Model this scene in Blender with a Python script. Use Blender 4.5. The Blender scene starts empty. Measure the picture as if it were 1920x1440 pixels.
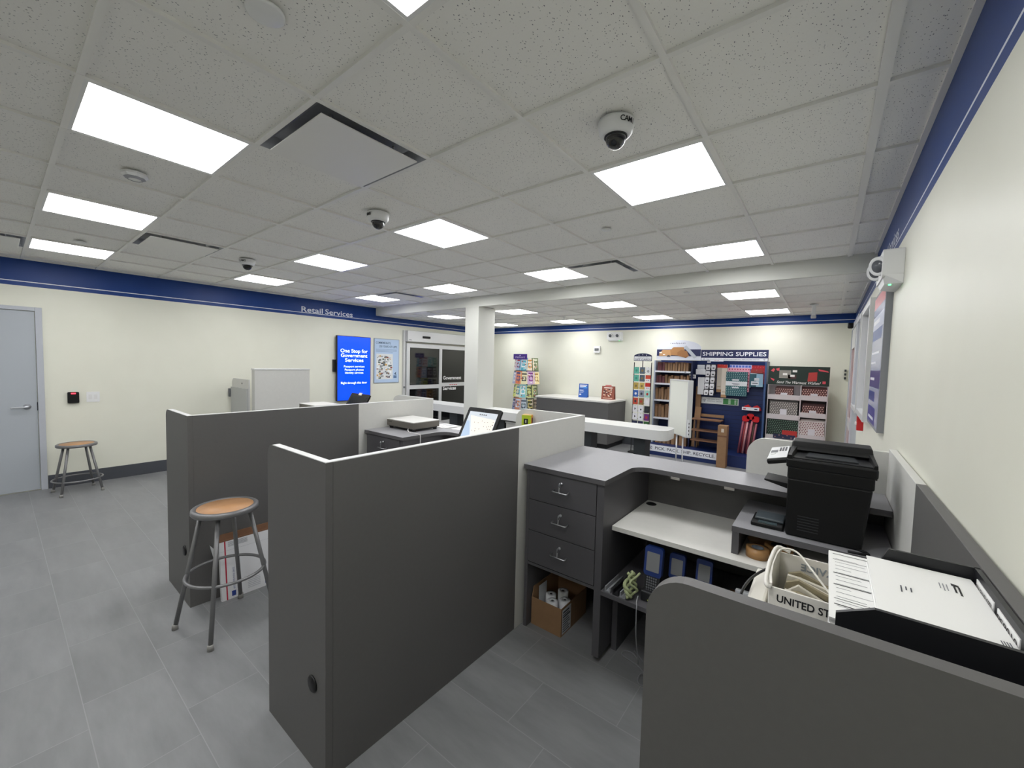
import bpy, bmesh, math, random
from mathutils import Vector, Matrix
random.seed(7)
SC = bpy.context.scene
COL = SC.collection
PI = math.pi

# ------------------------------------------------------------------ camera
def look(yaw, pitch, roll):
    f = Vector((-math.sin(yaw)*math.cos(pitch), math.cos(yaw)*math.cos(pitch), math.sin(pitch)))
    rt = Vector((math.cos(yaw), math.sin(yaw), 0)); up = rt.cross(f)
    r2 = math.cos(roll)*rt + math.sin(roll)*up; u2 = -math.sin(roll)*rt + math.cos(roll)*up
    return Matrix((r2, u2, -f)).transposed()
cam = bpy.data.cameras.new('camera'); co = bpy.data.objects.new('camera', cam); COL.objects.link(co)
co.matrix_world = Matrix.Translation((1.112, -1.456, 1.683)) @ look(.6616, -.0525, .0246).to_4x4()
cam.sensor_width = 36; cam.lens = 758.56/1920*36; cam.clip_start = .05
SC.camera = co
# ------------------------------------------------------------------ world and exposure (the light itself comes from the ceiling panels)
w = bpy.data.worlds.new('world'); SC.world = w; w.use_nodes = True
w.node_tree.nodes['Background'].inputs[0].default_value = (.5, .55, .6, 1)
w.node_tree.nodes['Background'].inputs[1].default_value = .02
SC.view_settings.view_transform = 'Standard'; SC.view_settings.look = 'None'
SC.view_settings.gamma = 1; SC.view_settings.use_curve_mapping = False
SC.view_settings.exposure = 1.25
PANEL_LIGHT = 6.5

# ------------------------------------------------------------------ materials
def lin(h):
    c = [int(h[i:i+2], 16)/255 for i in (1, 3, 5)]
    return tuple(x/12.92 if x <= .04045 else ((x+.055)/1.055)**2.4 for x in c) + (1,)
MATS = {}
def mat(name, col, rough=.5, metal=0, emit=0, spec=.5, alpha=None, var=0, scale=30, bump=0, trans=0):
    if name in MATS: return MATS[name]
    m = bpy.data.materials.new(name); m.use_nodes = True; nt = m.node_tree; b = nt.nodes['Principled BSDF']
    c = lin(col) if isinstance(col, str) else tuple(col)+(1,)
    b.inputs['Base Color'].default_value = c; b.inputs['Roughness'].default_value = rough
    b.inputs['Metallic'].default_value = metal; b.inputs['Specular IOR Level'].default_value = spec
    if emit: b.inputs['Emission Color'].default_value = c; b.inputs['Emission Strength'].default_value = emit
    if trans: b.inputs['Transmission Weight'].default_value = trans
    if alpha is not None: b.inputs['Alpha'].default_value = alpha
    if var or bump:
        tc = nt.nodes.new('ShaderNodeTexCoord'); n = nt.nodes.new('ShaderNodeTexNoise')
        n.inputs['Scale'].default_value = scale; n.inputs['Detail'].default_value = 5
        nt.links.new(tc.outputs['Object'], n.inputs['Vector'])
        if var:
            mx = nt.nodes.new('ShaderNodeMix'); mx.data_type = 'RGBA'
            mx.inputs['A'].default_value = tuple(x*(1-var) for x in c[:3])+(1,)
            mx.inputs['B'].default_value = tuple(min(1, x*(1+var)) for x in c[:3])+(1,)
            nt.links.new(n.outputs['Fac'], mx.inputs['Factor']); nt.links.new(mx.outputs['Result'], b.inputs['Base Color'])
        if bump:
            bp = nt.nodes.new('ShaderNodeBump'); bp.inputs['Strength'].default_value = bump; bp.inputs['Distance'].default_value = .002
            nt.links.new(n.outputs['Fac'], bp.inputs['Height']); nt.links.new(bp.outputs['Normal'], b.inputs['Normal'])
    MATS[name] = m; return m
def C_(h, rough=.55):                       # plain printed colour
    return mat('print_'+h[1:]+('' if rough == .55 else '_%g' % rough), h, rough)

white_plastic = mat('white_plastic', '#e4e5e4', .35)
black_plastic = mat('black_plastic', '#08090a', .45, var=.2, scale=8, spec=.35)
dark_lam = mat('dark_laminate', '#5c5b5a', .5, var=.06, scale=60, spec=.35)
top_lam = mat('top_laminate', '#8f8f92', .42, var=.06, scale=90, spec=.4)
light_lam = mat('light_laminate', '#c9c9c4', .45, var=.04, scale=40, spec=.35)
edge_lam = mat('edge_band', '#d5d6d4', .4)
desk_lam = mat('white_desk', '#d9d8d2', .45, var=.04, scale=25)
draw_lam = mat('drawer_laminate', '#545356', .45, var=.04, scale=60, spec=.4)
ledge_m = mat('ledge_white', '#d3d4d2', .3)
steel = mat('steel', '#d4d6da', .3, .85)
edge_dark = mat('worktop_edge', '#5b5a5c', .45)
stool_grey = mat('stool_grey', '#787879', .35, .35)
kraft = mat('kraft_board', '#8f6f50', .8, var=.12, scale=20)
kraft_d = mat('kraft_dark', '#74533c', .85, var=.2, scale=40)
paper = mat('paper', '#e9e9e6', .7)
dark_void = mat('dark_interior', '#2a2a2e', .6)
metal_blue = mat('slat_blue', '#15295c', .45)
glass_dark = mat('glass_dark', '#0b0c0e', .06, spec=.8)
blackm = C_('#101114')

# ------------------------------------------------------------------ mesh building
class B:
    def __init__(s): s.bm = bmesh.new(); s.mats = []
    def mi(s, m):
        if m is None: m = white_plastic
        if m not in s.mats: s.mats.append(m)
        return s.mats.index(m)
    def _fin(s, faces, m, smooth=False):
        i = s.mi(m)
        for f in faces: f.material_index = i; f.smooth = smooth
    def box(s, x0, y0, z0, x1, y1, z1, m=None, bev=0, M=None):
        x0, x1 = sorted((x0, x1)); y0, y1 = sorted((y0, y1)); z0, z1 = sorted((z0, z1))
        P = [(x0,y0,z0),(x1,y0,z0),(x1,y1,z0),(x0,y1,z0),(x0,y0,z1),(x1,y0,z1),(x1,y1,z1),(x0,y1,z1)]
        return s.hexa(P, m, bev, M)
    def hexa(s, P, m=None, bev=0, M=None):
        v = [s.bm.verts.new((M @ Vector(p)) if M else p) for p in P]
        F = [s.bm.faces.new([v[i] for i in q]) for q in ((3,2,1,0),(4,5,6,7),(0,1,5,4),(1,2,6,5),(2,3,7,6),(3,0,4,7))]
        s._fin(F, m)
        if bev:
            es = list({e for f in F for e in f.edges})
            r = bmesh.ops.bevel(s.bm, geom=es, offset=bev, segments=2, profile=.5, affect='EDGES')
            s._fin(r['faces'], m)
        return s
    def prism(s, pts, z0, z1, m=None, M=None, smooth=False, side=None):
        a = [Vector((x, y, z0)) for x, y in pts]; b = [Vector((x, y, z1)) for x, y in pts]
        if M: a = [M @ p for p in a]; b = [M @ p for p in b]
        a = [s.bm.verts.new(p) for p in a]; b = [s.bm.verts.new(p) for p in b]; n = len(pts)
        F = [s.bm.faces.new(a[::-1]), s.bm.faces.new(b)]
        S = [s.bm.faces.new((a[i], a[(i+1) % n], b[(i+1) % n], b[i])) for i in range(n)]
        s._fin(F, m); s._fin(S, side or m, smooth); return s
    def lathe(s, prof, m=None, M=None, seg=24, smooth=True):
        rings = []
        for r, z in prof:
            if r < 1e-6:
                p = Vector((0, 0, z)); rings.append([s.bm.verts.new(M @ p if M else p)])
            else:
                R = []
                for k in range(seg):
                    a = 2*PI*k/seg; p = Vector((r*math.cos(a), r*math.sin(a), z)); R.append(s.bm.verts.new(M @ p if M else p))
                rings.append(R)
        F = []
        for A, Bq in zip(rings, rings[1:]):
            for k in range(seg):
                l = (k+1) % seg
                if len(A) == 1 and len(Bq) == 1: break
                if len(A) == 1: F.append(s.bm.faces.new((A[0], Bq[l], Bq[k])))
                elif len(Bq) == 1: F.append(s.bm.faces.new((A[k], A[l], Bq[0])))
                else: F.append(s.bm.faces.new((A[k], A[l], Bq[l], Bq[k])))
        s._fin(F, m, smooth); return s
    def cyl(s, p0, p1, r0, r1=None, m=None, seg=16, smooth=True):
        p0 = Vector(p0); p1 = Vector(p1); r1 = r0 if r1 is None else r1
        d = p1-p0; M = Matrix.Translation(p0) @ d.to_track_quat('Z', 'Y').to_matrix().to_4x4()
        return s.lathe([(0, 0), (r0, 0), (r1, d.length), (0, d.length)], m, M, seg, smooth)
    def tube(s, pts, r, m=None, seg=8, closed=False):
        pts = [Vector(p) for p in pts]; n = len(pts); rings = []; up = Vector((0, 0, 1)); last = None
        for i, p in enumerate(pts):
            if closed: t = pts[(i+1) % n]-pts[i-1]
            else: t = pts[min(i+1, n-1)]-pts[max(i-1, 0)]
            t.normalize()
            if last is None:
                a = t.orthogonal().normalized()
                if abs(t.z) < .99: a = t.cross(up).normalized()
            else:
                a = (last - t*last.dot(t)).normalized()
            last = a; b = t.cross(a)
            rings.append([s.bm.verts.new(p + r*(math.cos(2*PI*k/seg)*a + math.sin(2*PI*k/seg)*b)) for k in range(seg)])
        F = []
        for i in range(n if closed else n-1):
            A, Q = rings[i], rings[(i+1) % n]
            if closed and i == n-1:       # match the seam
                off = min(range(seg), key=lambda o: (A[0].co-Q[o].co).length); Q = Q[off:]+Q[:off]
            for k in range(seg): F.append(s.bm.faces.new((A[k], A[(k+1) % seg], Q[(k+1) % seg], Q[k])))
        if not closed: F.append(s.bm.faces.new(rings[0][::-1])); F.append(s.bm.faces.new(rings[-1]))
        s._fin(F, m, True); return s
    def rect(s, u0, v0, u1, v1, n, m):       # flat printed patch in local XY
        v = [s.bm.verts.new(p) for p in ((u0, v0, n), (u1, v0, n), (u1, v1, n), (u0, v1, n))]
        s._fin([s.bm.faces.new(v)], m); return s
    def poly(s, pts, n, m):
        s._fin([s.bm.faces.new([s.bm.verts.new((x, y, n)) for x, y in pts])], m); return s
    def mesh(s, name):
        bmesh.ops.recalc_face_normals(s.bm, faces=s.bm.faces) if not getattr(s, 'flat', False) else None
        me = bpy.data.meshes.new(name); s.bm.to_mesh(me); s.bm.free()
        for m in s.mats: me.materials.append(m)
        return me
    def put(s, name, parent=None, label=None):
        o = bpy.data.objects.new(name, s.mesh(name)); COL.objects.link(o); o.parent = parent
        if label: o['label'] = label
        return o
def tag(o, label, cat, group=None, kind=None):
    o['label'] = label; o['category'] = cat
    if group: o['group'] = group
    if kind: o['kind'] = kind
    return o
def struct(b, name, parent=None):
    o = b.put(name, parent)
    if parent is None: o['kind'] = 'structure'
    return o
def thing(name, label, cat, loc=(0, 0, 0), rot=None, group=None):
    o = bpy.data.objects.new(name, None); COL.objects.link(o); o.empty_display_size = .1
    o.matrix_world = Matrix.Translation(loc) @ (rot if rot is not None else Matrix())
    return tag(o, label, cat, group)
def RZ(a): return Matrix.Rotation(a, 4, 'Z')
def RX(a): return Matrix.Rotation(a, 4, 'X')
def RY(a): return Matrix.Rotation(a, 4, 'Y')
def face(d):                               # a picture frame: local x to the reader's right, y up, z out of the surface
    X, Z = {'back': ((1, 0, 0), (0, -1, 0)), 'left': ((0, 1, 0), (1, 0, 0)), 'right': ((0, -1, 0), (-1, 0, 0)), 'front': ((-1, 0, 0), (0, 1, 0))}[d]
    X = Vector(X); Z = Vector(Z); Y = Z.cross(X)
    return Matrix((X, Y, Z)).transposed().to_4x4()
def dup(root, loc=None, label=None, rot=None, group=None, parent=None):
    r = root.copy(); COL.objects.link(r)
    if parent is not None: r.parent = parent
    if loc is not None: r.matrix_world = Matrix.Translation(loc) @ (rot if rot is not None else root.matrix_world.to_3x3().to_4x4())
    if label: r['label'] = label
    if group: r['group'] = group
    for ch in root.children:
        c = ch.copy(); COL.objects.link(c); c.parent = r
        for g in ch.children:
            d = g.copy(); COL.objects.link(d); d.parent = c
    return r
def text(s, u, v, h, n, m, parent=None, name='lettering', width=None, bold=0.0, align='LEFT', shear=0, M=None, thick=.0008, label=None, spacing=1):
    cu = bpy.data.curves.new('t', 'FONT'); cu.body = s; cu.size = 1; cu.extrude = 0; cu.offset = bold; cu.shear = shear; cu.resolution_u = 3; cu.space_character = spacing
    o = bpy.data.objects.new('t', cu); COL.objects.link(o)
    dg = bpy.context.evaluated_depsgraph_get(); dg.update()
    me = bpy.data.meshes.new_from_object(o.evaluated_get(dg)); COL.objects.unlink(o); bpy.data.objects.remove(o); bpy.data.curves.remove(cu)
    xs = [p.co.x for p in me.vertices]; x0, x1 = min(xs), max(xs)
    sy = h/.73; sx = sy if width is None else width/(x1-x0)
    off = {'LEFT': 0, 'CENTER': -.5, 'RIGHT': -1}[align]*(x1-x0)
    for p in me.vertices: p.co = Vector(((p.co.x-x0+off)*sx+u, p.co.y*sy+v, n))
    me.name = name
    if M: me.transform(M)
    me.materials.clear(); me.materials.append(m)
    for f in me.polygons: f.material_index = 0
    q = bpy.data.objects.new(name, me); COL.objects.link(q); q.parent = parent
    if label: q['label'] = label
    return q
def rounded(x0, y0, x1, y1, r, corners='1111', seg=6):   # corner order: bl, br, tr, tl
    P = []
    for k, (cx, cy, a0) in enumerate(((x0+r, y0+r, PI), (x1-r, y0+r, 1.5*PI), (x1-r, y1-r, 0), (x0+r, y1-r, .5*PI))):
        if corners[k] == '1':
            for i in range(seg+1): a = a0+.5*PI*i/seg; P.append((cx+r*math.cos(a), cy+r*math.sin(a)))
        else: P.append(((x0, y0), (x1, y0), (x1, y1), (x0, y1))[k])
    return P

def smooth(pts, n=4):
    P = [Vector(p) for p in pts]; out = []
    for i in range(len(P)-1):
        a, b, c, d = P[max(i-1, 0)], P[i], P[i+1], P[min(i+2, len(P)-1)]
        for k in range(n):
            t = k/n; out.append(.5*((2*b)+(c-a)*t+(2*a-5*b+4*c-d)*t*t+(-a+3*b-3*c+d)*t**3))
    return out+[P[-1]]

# ------------------------------------------------------------------ the room
XL, XR, YB, YF = -6.366, 1.413, 6.875, -4.9
H, H2, YBM, G = 2.749, 2.595, 3.477, .61
def node_mat(name, build, rough=.5, spec=.5):
    m = bpy.data.materials.new(name); m.use_nodes = True; nt = m.node_tree; b = nt.nodes['Principled BSDF']
    b.inputs['Roughness'].default_value = rough; b.inputs['Specular IOR Level'].default_value = spec
    build(nt, b); return m
def mth(nt, op, a, b=None, c=None):
    n = nt.nodes.new('ShaderNodeMath'); n.operation = op
    for i, x in enumerate((a, b, c)):
        if x is None: continue
        if isinstance(x, (int, float)): n.inputs[i].default_value = x
        else: nt.links.new(x, n.inputs[i])
    return n.outputs[0]
def mixc(nt, f, a, b):
    n = nt.nodes.new('ShaderNodeMix'); n.data_type = 'RGBA'
    nt.links.new(f, n.inputs['Factor'])
    for k, x in (('A', a), ('B', b)):
        if isinstance(x, tuple): n.inputs[k].default_value = x
        else: nt.links.new(x, n.inputs[k])
    return n.outputs['Result']
def floor_nodes(nt, b):
    g = nt.nodes.new('ShaderNodeNewGeometry'); s = nt.nodes.new('ShaderNodeSeparateXYZ'); nt.links.new(g.outputs['Position'], s.inputs[0])
    v = mth(nt, 'DIVIDE', mth(nt, 'ADD', s.outputs[1], .015), .3048); k = mth(nt, 'FLOOR', v)
    u = mth(nt, 'DIVIDE', mth(nt, 'ADD', mth(nt, 'SUBTRACT', s.outputs[0], .013), mth(nt, 'MULTIPLY', k, .2032)), .6096)
    fu = mth(nt, 'FRACT', u); fv = mth(nt, 'FRACT', v); ku = mth(nt, 'FLOOR', u)
    du = mth(nt, 'MULTIPLY', mth(nt, 'MINIMUM', fu, mth(nt, 'SUBTRACT', 1, fu)), .6096)
    dv = mth(nt, 'MULTIPLY', mth(nt, 'MINIMUM', fv, mth(nt, 'SUBTRACT', 1, fv)), .3048)
    gr = mth(nt, 'LESS_THAN', mth(nt, 'MINIMUM', du, dv), .0018)
    wn = nt.nodes.new('ShaderNodeTexWhiteNoise'); wn.noise_dimensions = '2D'
    cb = nt.nodes.new('ShaderNodeCombineXYZ'); nt.links.new(ku, cb.inputs[0]); nt.links.new(k, cb.inputs[1]); nt.links.new(cb.outputs[0], wn.inputs[0])
    mp = nt.nodes.new('ShaderNodeMapping'); mp.inputs['Scale'].default_value = (1.2, 5, 1)
    ad = nt.nodes.new('ShaderNodeVectorMath'); ad.operation = 'ADD'; nt.links.new(g.outputs['Position'], ad.inputs[0]); nt.links.new(wn.outputs['Color'], ad.inputs[1])
    nt.links.new(ad.outputs[0], mp.inputs[0])
    n1 = nt.nodes.new('ShaderNodeTexNoise'); n1.inputs['Scale'].default_value = 1.6; n1.inputs['Detail'].default_value = 8; n1.inputs['Roughness'].default_value = .62
    nt.links.new(mp.outputs[0], n1.inputs['Vector'])
    c1 = mixc(nt, n1.outputs['Fac'], lin('#5e5f61'), lin('#959697'))
    tint = mixc(nt, mth(nt, 'MULTIPLY', wn.outputs['Value'], .25), c1, lin('#767778'))
    col = mixc(nt, gr, tint, lin('#8c8d8e')); nt.links.new(col, b.inputs['Base Color'])
    nt.links.new(mth(nt, 'ADD', mth(nt, 'MULTIPLY', n1.outputs['Fac'], .2), .36), b.inputs['Roughness'])
    bp = nt.nodes.new('ShaderNodeBump'); bp.inputs['Strength'].default_value = .25; bp.inputs['Distance'].default_value = .002
    nt.links.new(mth(nt, 'SUBTRACT', mth(nt, 'MULTIPLY', n1.outputs['Fac'], .6), gr), bp.inputs['Height']); nt.links.new(bp.outputs[0], b.inputs['Normal'])
floor_m = node_mat('floor_tile', floor_nodes, .45, .4)
def ceil_nodes(nt, b):
    g = nt.nodes.new('ShaderNodeNewGeometry')
    mp = nt.nodes.new('ShaderNodeMapping'); mp.inputs['Rotation'].default_value = (0, 0, .5); mp.inputs['Scale'].default_value = (1, .6, 1); nt.links.new(g.outputs['Position'], mp.inputs[0])
    v = nt.nodes.new('ShaderNodeTexVoronoi'); v.inputs['Scale'].default_value = 120; nt.links.new(mp.outputs[0], v.inputs['Vector'])
    n = nt.nodes.new('ShaderNodeTexNoise'); n.inputs['Scale'].default_value = 60; n.inputs['Detail'].default_value = 2; nt.links.new(g.outputs['Position'], n.inputs['Vector'])
    rr = mth(nt, 'MULTIPLY', n.outputs['Fac'], .38)
    pit = mth(nt, 'LESS_THAN', v.outputs['Distance'], mth(nt, 'SUBTRACT', rr, .035))
    col = mixc(nt, pit, lin('#f2f1ec'), lin('#85868a')); nt.links.new(col, b.inputs['Base Color'])
    bp = nt.nodes.new('ShaderNodeBump'); bp.inputs['Strength'].default_value = .3; bp.inputs['Distance'].default_value = .002
    nt.links.new(mth(nt, 'SUBTRACT', n.outputs['Fac'], pit), bp.inputs['Height']); nt.links.new(bp.outputs[0], b.inputs['Normal'])
ceil_m = node_mat('ceiling_tile', ceil_nodes, .9, .1)
def wall_nodes(nt, b):
    g = nt.nodes.new('ShaderNodeNewGeometry'); s = nt.nodes.new('ShaderNodeSeparateXYZ'); nt.links.new(g.outputs['Position'], s.inputs[0]); z = s.outputs[2]
    band = mth(nt, 'GREATER_THAN', z, 2.441)
    line = mth(nt, 'MULTIPLY', mth(nt, 'GREATER_THAN', z, 2.488), mth(nt, 'LESS_THAN', z, 2.498))
    n = nt.nodes.new('ShaderNodeTexNoise'); n.inputs['Scale'].default_value = 3; n.inputs['Detail'].default_value = 3; nt.links.new(g.outputs['Position'], n.inputs['Vector'])
    cream = mixc(nt, n.outputs['Fac'], lin('#dcdccd'), lin('#e4e4d6'))
    blue = mixc(nt, n.outputs['Fac'], lin('#0c3578'), lin('#133f86'))
    c = mixc(nt, band, cream, blue); c = mixc(nt, line, c, lin('#dfe3ea')); nt.links.new(c, b.inputs['Base Color'])
    n2 = nt.nodes.new('ShaderNodeTexNoise'); n2.inputs['Scale'].default_value = 220; nt.links.new(g.outputs['Position'], n2.inputs['Vector'])
    bp = nt.nodes.new('ShaderNodeBump'); bp.inputs['Strength'].default_value = .08; bp.inputs['Distance'].default_value = .001; nt.links.new(n2.outputs['Fac'], bp.inputs['Height']); nt.links.new(bp.outputs[0], b.inputs['Normal'])
wall_m = node_mat('wall_paint', wall_nodes, .42, .35)
plain_wall = mat('plain_wall', '#d6d7cf', .5)
grid_m = mat('grid_metal', '#ecebe6', .45)
door_grey = mat('door_grey', '#b3b7be', .45)
alu = mat('aluminium', '#cfd0d0', .35, .2)

T = .12
struct(B().box(XL-T, YF-T, -.1, XR+T, YB+T, 0, floor_m), 'floor')
struct(B().box(XL-T, YF-T, 0, XL, YB+T, H+.1, wall_m), 'wall_left')
struct(B().box(XR, YF-T, 0, XR+T, YB+T, H+.1, wall_m), 'wall_right')
struct(B().box(XL, YB, 0, XR, YB+T, H+.1, wall_m), 'wall_back')
struct(B().box(XL, YF-T, 0, XR, YF, H+.1, wall_m), 'wall_front')
# openings in the ceiling for the vents keep a plain tile above them; the tiles are one surface
LIGHTS = [(i, j) for j in (-5, -2, 1, 4) for i in ((-9, -6, -3, 0))]
YO = 6.65*G                                    # far ceiling: first cross joint
LIGHTS2 = [(i, j) for j in (0, 3) for i in (-9, -6, -3, 0)]
VENTS = [(-2, -1), (-7, -1), (-2, 4), (-8, 4), (-9, -3)]
def ceiling_cells(z, y0, y1, yo, skip, name):
    b = B()
    xs = sorted({XL, XR} | {k*G for k in range(-10, 3)}); ys = sorted({y0, y1} | {yo+k*G for k in range(-12, 14) if y0 < yo+k*G < y1})
    for xa, xb in zip(xs, xs[1:]):
        for ya, yb in zip(ys, ys[1:]):
            i = math.floor((xa+xb)/2/G); j = math.floor(((ya+yb)/2-yo)/G)
            if (i, j) in skip: continue
            b.box(xa, ya, z+.012, xb, yb, z+.026, ceil_m)
    b.box(XL, y0, z+.25, XR, y1, z+.27, plain_wall)
    return struct(b, name)
ceiling_cells(H, YF, YBM, 0, set(LIGHTS) | set(VENTS), 'ceiling')
ceiling_cells(H2, YBM+.03, YB, YO, set(LIGHTS2), 'ceiling.001')
def grid(z, y0, y1, yo, name):
    b = B(); wm, wc = .012, .008
    for k in range(-10, 3):
        x = k*G; ww = .017 if k in (2,) else wm
        if XL < x < XR: b.box(x-ww, y0, z-.002, x+ww, y1, z+.013, grid_m)
    for k in range(-12, 14):
        y = yo+k*G
        if y0+.02 < y < y1-.02: b.box(XL, y-wm, z-.0015, XR, y+wm, z+.0125, grid_m)
    b.box(XL, y0, z-.002, XL+.022, y1, z+.013, grid_m); b.box(XR-.022, y0, z-.002, XR, y1, z+.013, grid_m)
    if y1 == YB: b.box(XL, y1-.022, z-.002, XR, y1, z+.013, grid_m)
    return struct(b, name)
grid(H, YF, YBM, 0, 'trim_1'); grid(H2, YBM+.055, YB, YO, 'trim_2')
struct(B().box(XL, YBM, H2-.003, XR, YBM+.05, H+.02, plain_wall), 'trim_3')          # the dropped bulkhead between the two ceilings
col_o = B().box(-3.762, YBM-.002, 0, -3.457, 3.887, H2+.004, plain_wall, bev=.004).put('column'); tag(col_o, 'square cream column standing under the dropped bulkhead', 'column', kind='structure')
base_m = mat('rubber_base', '#46494f', .5)
struct(B().box(XL, -1.075, 0, XL+.012, 4.13, .162, base_m), 'baseboard_left')
struct(B().box(XL, 6.25, 0, XL+.012, YB, .162, base_m), 'baseboard_left.001')
struct(B().box(XL, YB-.012, 0, XR, YB, .162, base_m), 'baseboard_back')
struct(B().box(XR-.012, 1.5, 0, XR, 4.3, .162, base_m), 'baseboard_right')

# lettering painted on the blue band
WL = face('left'); WR = face('right'); WB = face('back')
band_white = mat('band_lettering', '#dfe4ee', .5)
for M_, l_ in ((Matrix.Translation((XL+.001, 1.963, 2.507)) @ WL, 'white Retail Services lettering on the blue band of the left wall'), (Matrix.Translation((XR-.001, 2.97, 2.507)) @ WR, 'white lettering on the blue band above the twin emergency light')):
    t_ = thing('wall_lettering', l_, 'sign'); t_.matrix_world = M_
    text('Retail', 0, 0, .098, .001, band_white, t_, 'word', width=.39, bold=.012)
    text('Services', .435, 0, .098, .001, band_white, t_, 'word', width=.555, bold=.012)

# ------------------------------------------------------------------ ceiling fittings
diff_m = bpy.data.materials.new('light_diffuser'); diff_m.use_nodes = True
nt = diff_m.node_tree; nt.nodes.remove(nt.nodes['Principled BSDF']); em = nt.nodes.new('ShaderNodeEmission'); em.inputs[0].default_value = (.985, .985, 1, 1); em.inputs[1].default_value = PANEL_LIGHT
nt.links.new(em.outputs[0], nt.nodes['Material Output'].inputs[0])
def light_proto():
    t = thing('ceiling_light', 'x', 'light', (0, 0, 0), group='square light panels in the ceiling')
    r = G/2-.012; q = r-.014
    b = B()
    for s in (-1, 1):
        b.box(-r, s*r, 0, r, s*q, .012, white_plastic); b.box(s*r, -q, 0, s*q, q, .012, white_plastic)
    b.put('frame', t); B().box(-q, -q, .003, q, q, .010, diff_m).put('diffuser', t)
    return t
lp = light_proto(); first = True
colw = {-9: 'leftmost column', -6: 'second column from left wall', -3: 'third column from left wall', 0: 'column nearest right wall'}
roww = {-5: 'behind the booths', -2: 'in nearest row', 1: 'in second row', 4: 'in row before bulkhead'}
for (i, j) in LIGHTS:
    lab = 'lit ceiling panel %s, %s' % (roww[j], colw[i]); loc = ((i+.5)*G, (j+.5)*G, H-.001)
    if j == -5: lab = 'square lit ceiling panel over the rear aisle, ' + colw[i]
    if first: lp.location = loc; lp['label'] = lab; first = False
    else: dup(lp, loc, lab)
for (i, j) in LIGHTS2:
    dup(lp, ((i+.5)*G, YO+(j+.5)*G, H2-.001), 'lit lower-ceiling panel %s, %s' % ('just past bulkhead' if j == 0 else 'next to back wall', colw[i]))
# air diffusers
vent_in = mat('vent_inside', '#a9acb2', .35, .3)
def vent_proto():
    t = thing('air_diffuser', 'x', 'vent', group='square white air diffusers in the ceiling')
    r = G/2-.012
    b = B()
    for a in range(4):
        R = RZ(a*PI/2)
        b.hexa([(-r, -r, 0), (r, -r, 0), (r-.05, -r+.05, .05), (-r+.05, -r+.05, .05), (-r, -r, .004), (r, -r, .004), (r-.05, -r+.05, .054), (-r+.05, -r+.05, .054)], vent_in, M=R)
    b.box(-r+.05, -r+.05, .05, r-.05, r-.05, .06, vent_in).put('housing', t)
    B().box(-r+.035, -r+.035, -.020, r-.035, r-.035, -.014, grid_m, bev=.002).put('faceplate', t)
    for sx, sy in ((-1, -1), (1, -1), (1, 1), (-1, 1)): B().cyl((sx*.17, sy*.17, -.014), (sx*.17, sy*.17, .05), .006, m=steel).put('hanger', t)
    return t
vp = vent_proto(); vlab = ['large square air diffuser between the nearest light panels', 'square air diffuser near the blue band of the left wall', 'square air diffuser before the bulkhead beside a lit panel', 'square air diffuser close to the Retail Services lettering', 'square air diffuser at the far left edge of the ceiling']
for k, (i, j) in enumerate(VENTS):
    loc = ((i+.5)*G, (j+.5)*G, H)
    if k == 0: vp.location = loc; vp['label'] = vlab[0]
    else: dup(vp, loc, vlab[k])
# dome cameras
dome_glass = mat('dome_glass', '#ffffff', .02, trans=1)
def dome(loc, txt, label, ta):
    t = thing('dome_camera', label, 'security camera', loc, group='white dome security cameras')
    B().lathe([(0, 0), (.078, 0), (.079, -.012), (.072, -.045), (.062, -.058), (.052, -.062), (0, -.062)], white_plastic, seg=36).put('housing', t)
    B().lathe([(.05, -.058), (.05, -.066), (.045, -.068), (.045, -.058)], blackm, seg=32).put('ring', t)
    e = B(); e.lathe([(0, -.064), (.030, -.066), (.032, -.078), (.026, -.092), (.014, -.1), (0, -.1)], black_plastic, seg=20)
    e.cyl((0, -.01, -.088), (.004, -.03, -.098), .012, .010, C_('#2c2f36', .2)); e.put('lens', t)
    pr = [(.044, -.066)] + [(.044*math.cos(a), -.07-.044*math.sin(a)) for a in [k*PI/16 for k in range(1, 8)]] + [(0, -.114)]
    B().lathe(pr, dome_glass, seg=32).put('bubble', t)
    # marking wrapped on the housing side
    n = len(txt)
    for k, ch in enumerate(txt):
        a = ta + (k-(n-1)/2)*.24
        M = RZ(a) @ Matrix.Translation((.077, 0, -.034)) @ Matrix(((0, 0, 1, 0), (1, 0, 0, 0), (0, 1, 0, 0), (0, 0, 0, 1))) @ RX(.12)
        text(ch, 0, 0, .022, .001, blackm, t, 'lettering', align='CENTER', M=M, bold=.02)
    return t
dome((.53*G, .42*G, H-.001), 'CAM1', 'white dome camera nearest the viewer, beside the large right lit panel', -.45)
dome((-2.52*G, .5*G, H-.001), 'CAM8', 'white dome camera marked 8 near the middle light panel', -1.75)
dome((-6.58*G, .5*G, H-.001), 'CAM5', 'small dome camera closest to the blue band of the left wall', -.95)
sd = thing('smoke_detector', 'white octagonal smoke detector between two left lit panels', 'smoke detector', (-3.59*G, -1.49*G, H))
B().lathe([(0, 0), (.062, 0), (.064, -.014), (.05, -.026), (.03, -.036), (0, -.036)], white_plastic, seg=8, smooth=False).put('housing', sd)
B().lathe([(.05, -.0265), (.052, -.028), (.034, -.038), (.031, -.036)], C_('#9a9ba0'), seg=8, smooth=False).put('vent_slot', sd)
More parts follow.
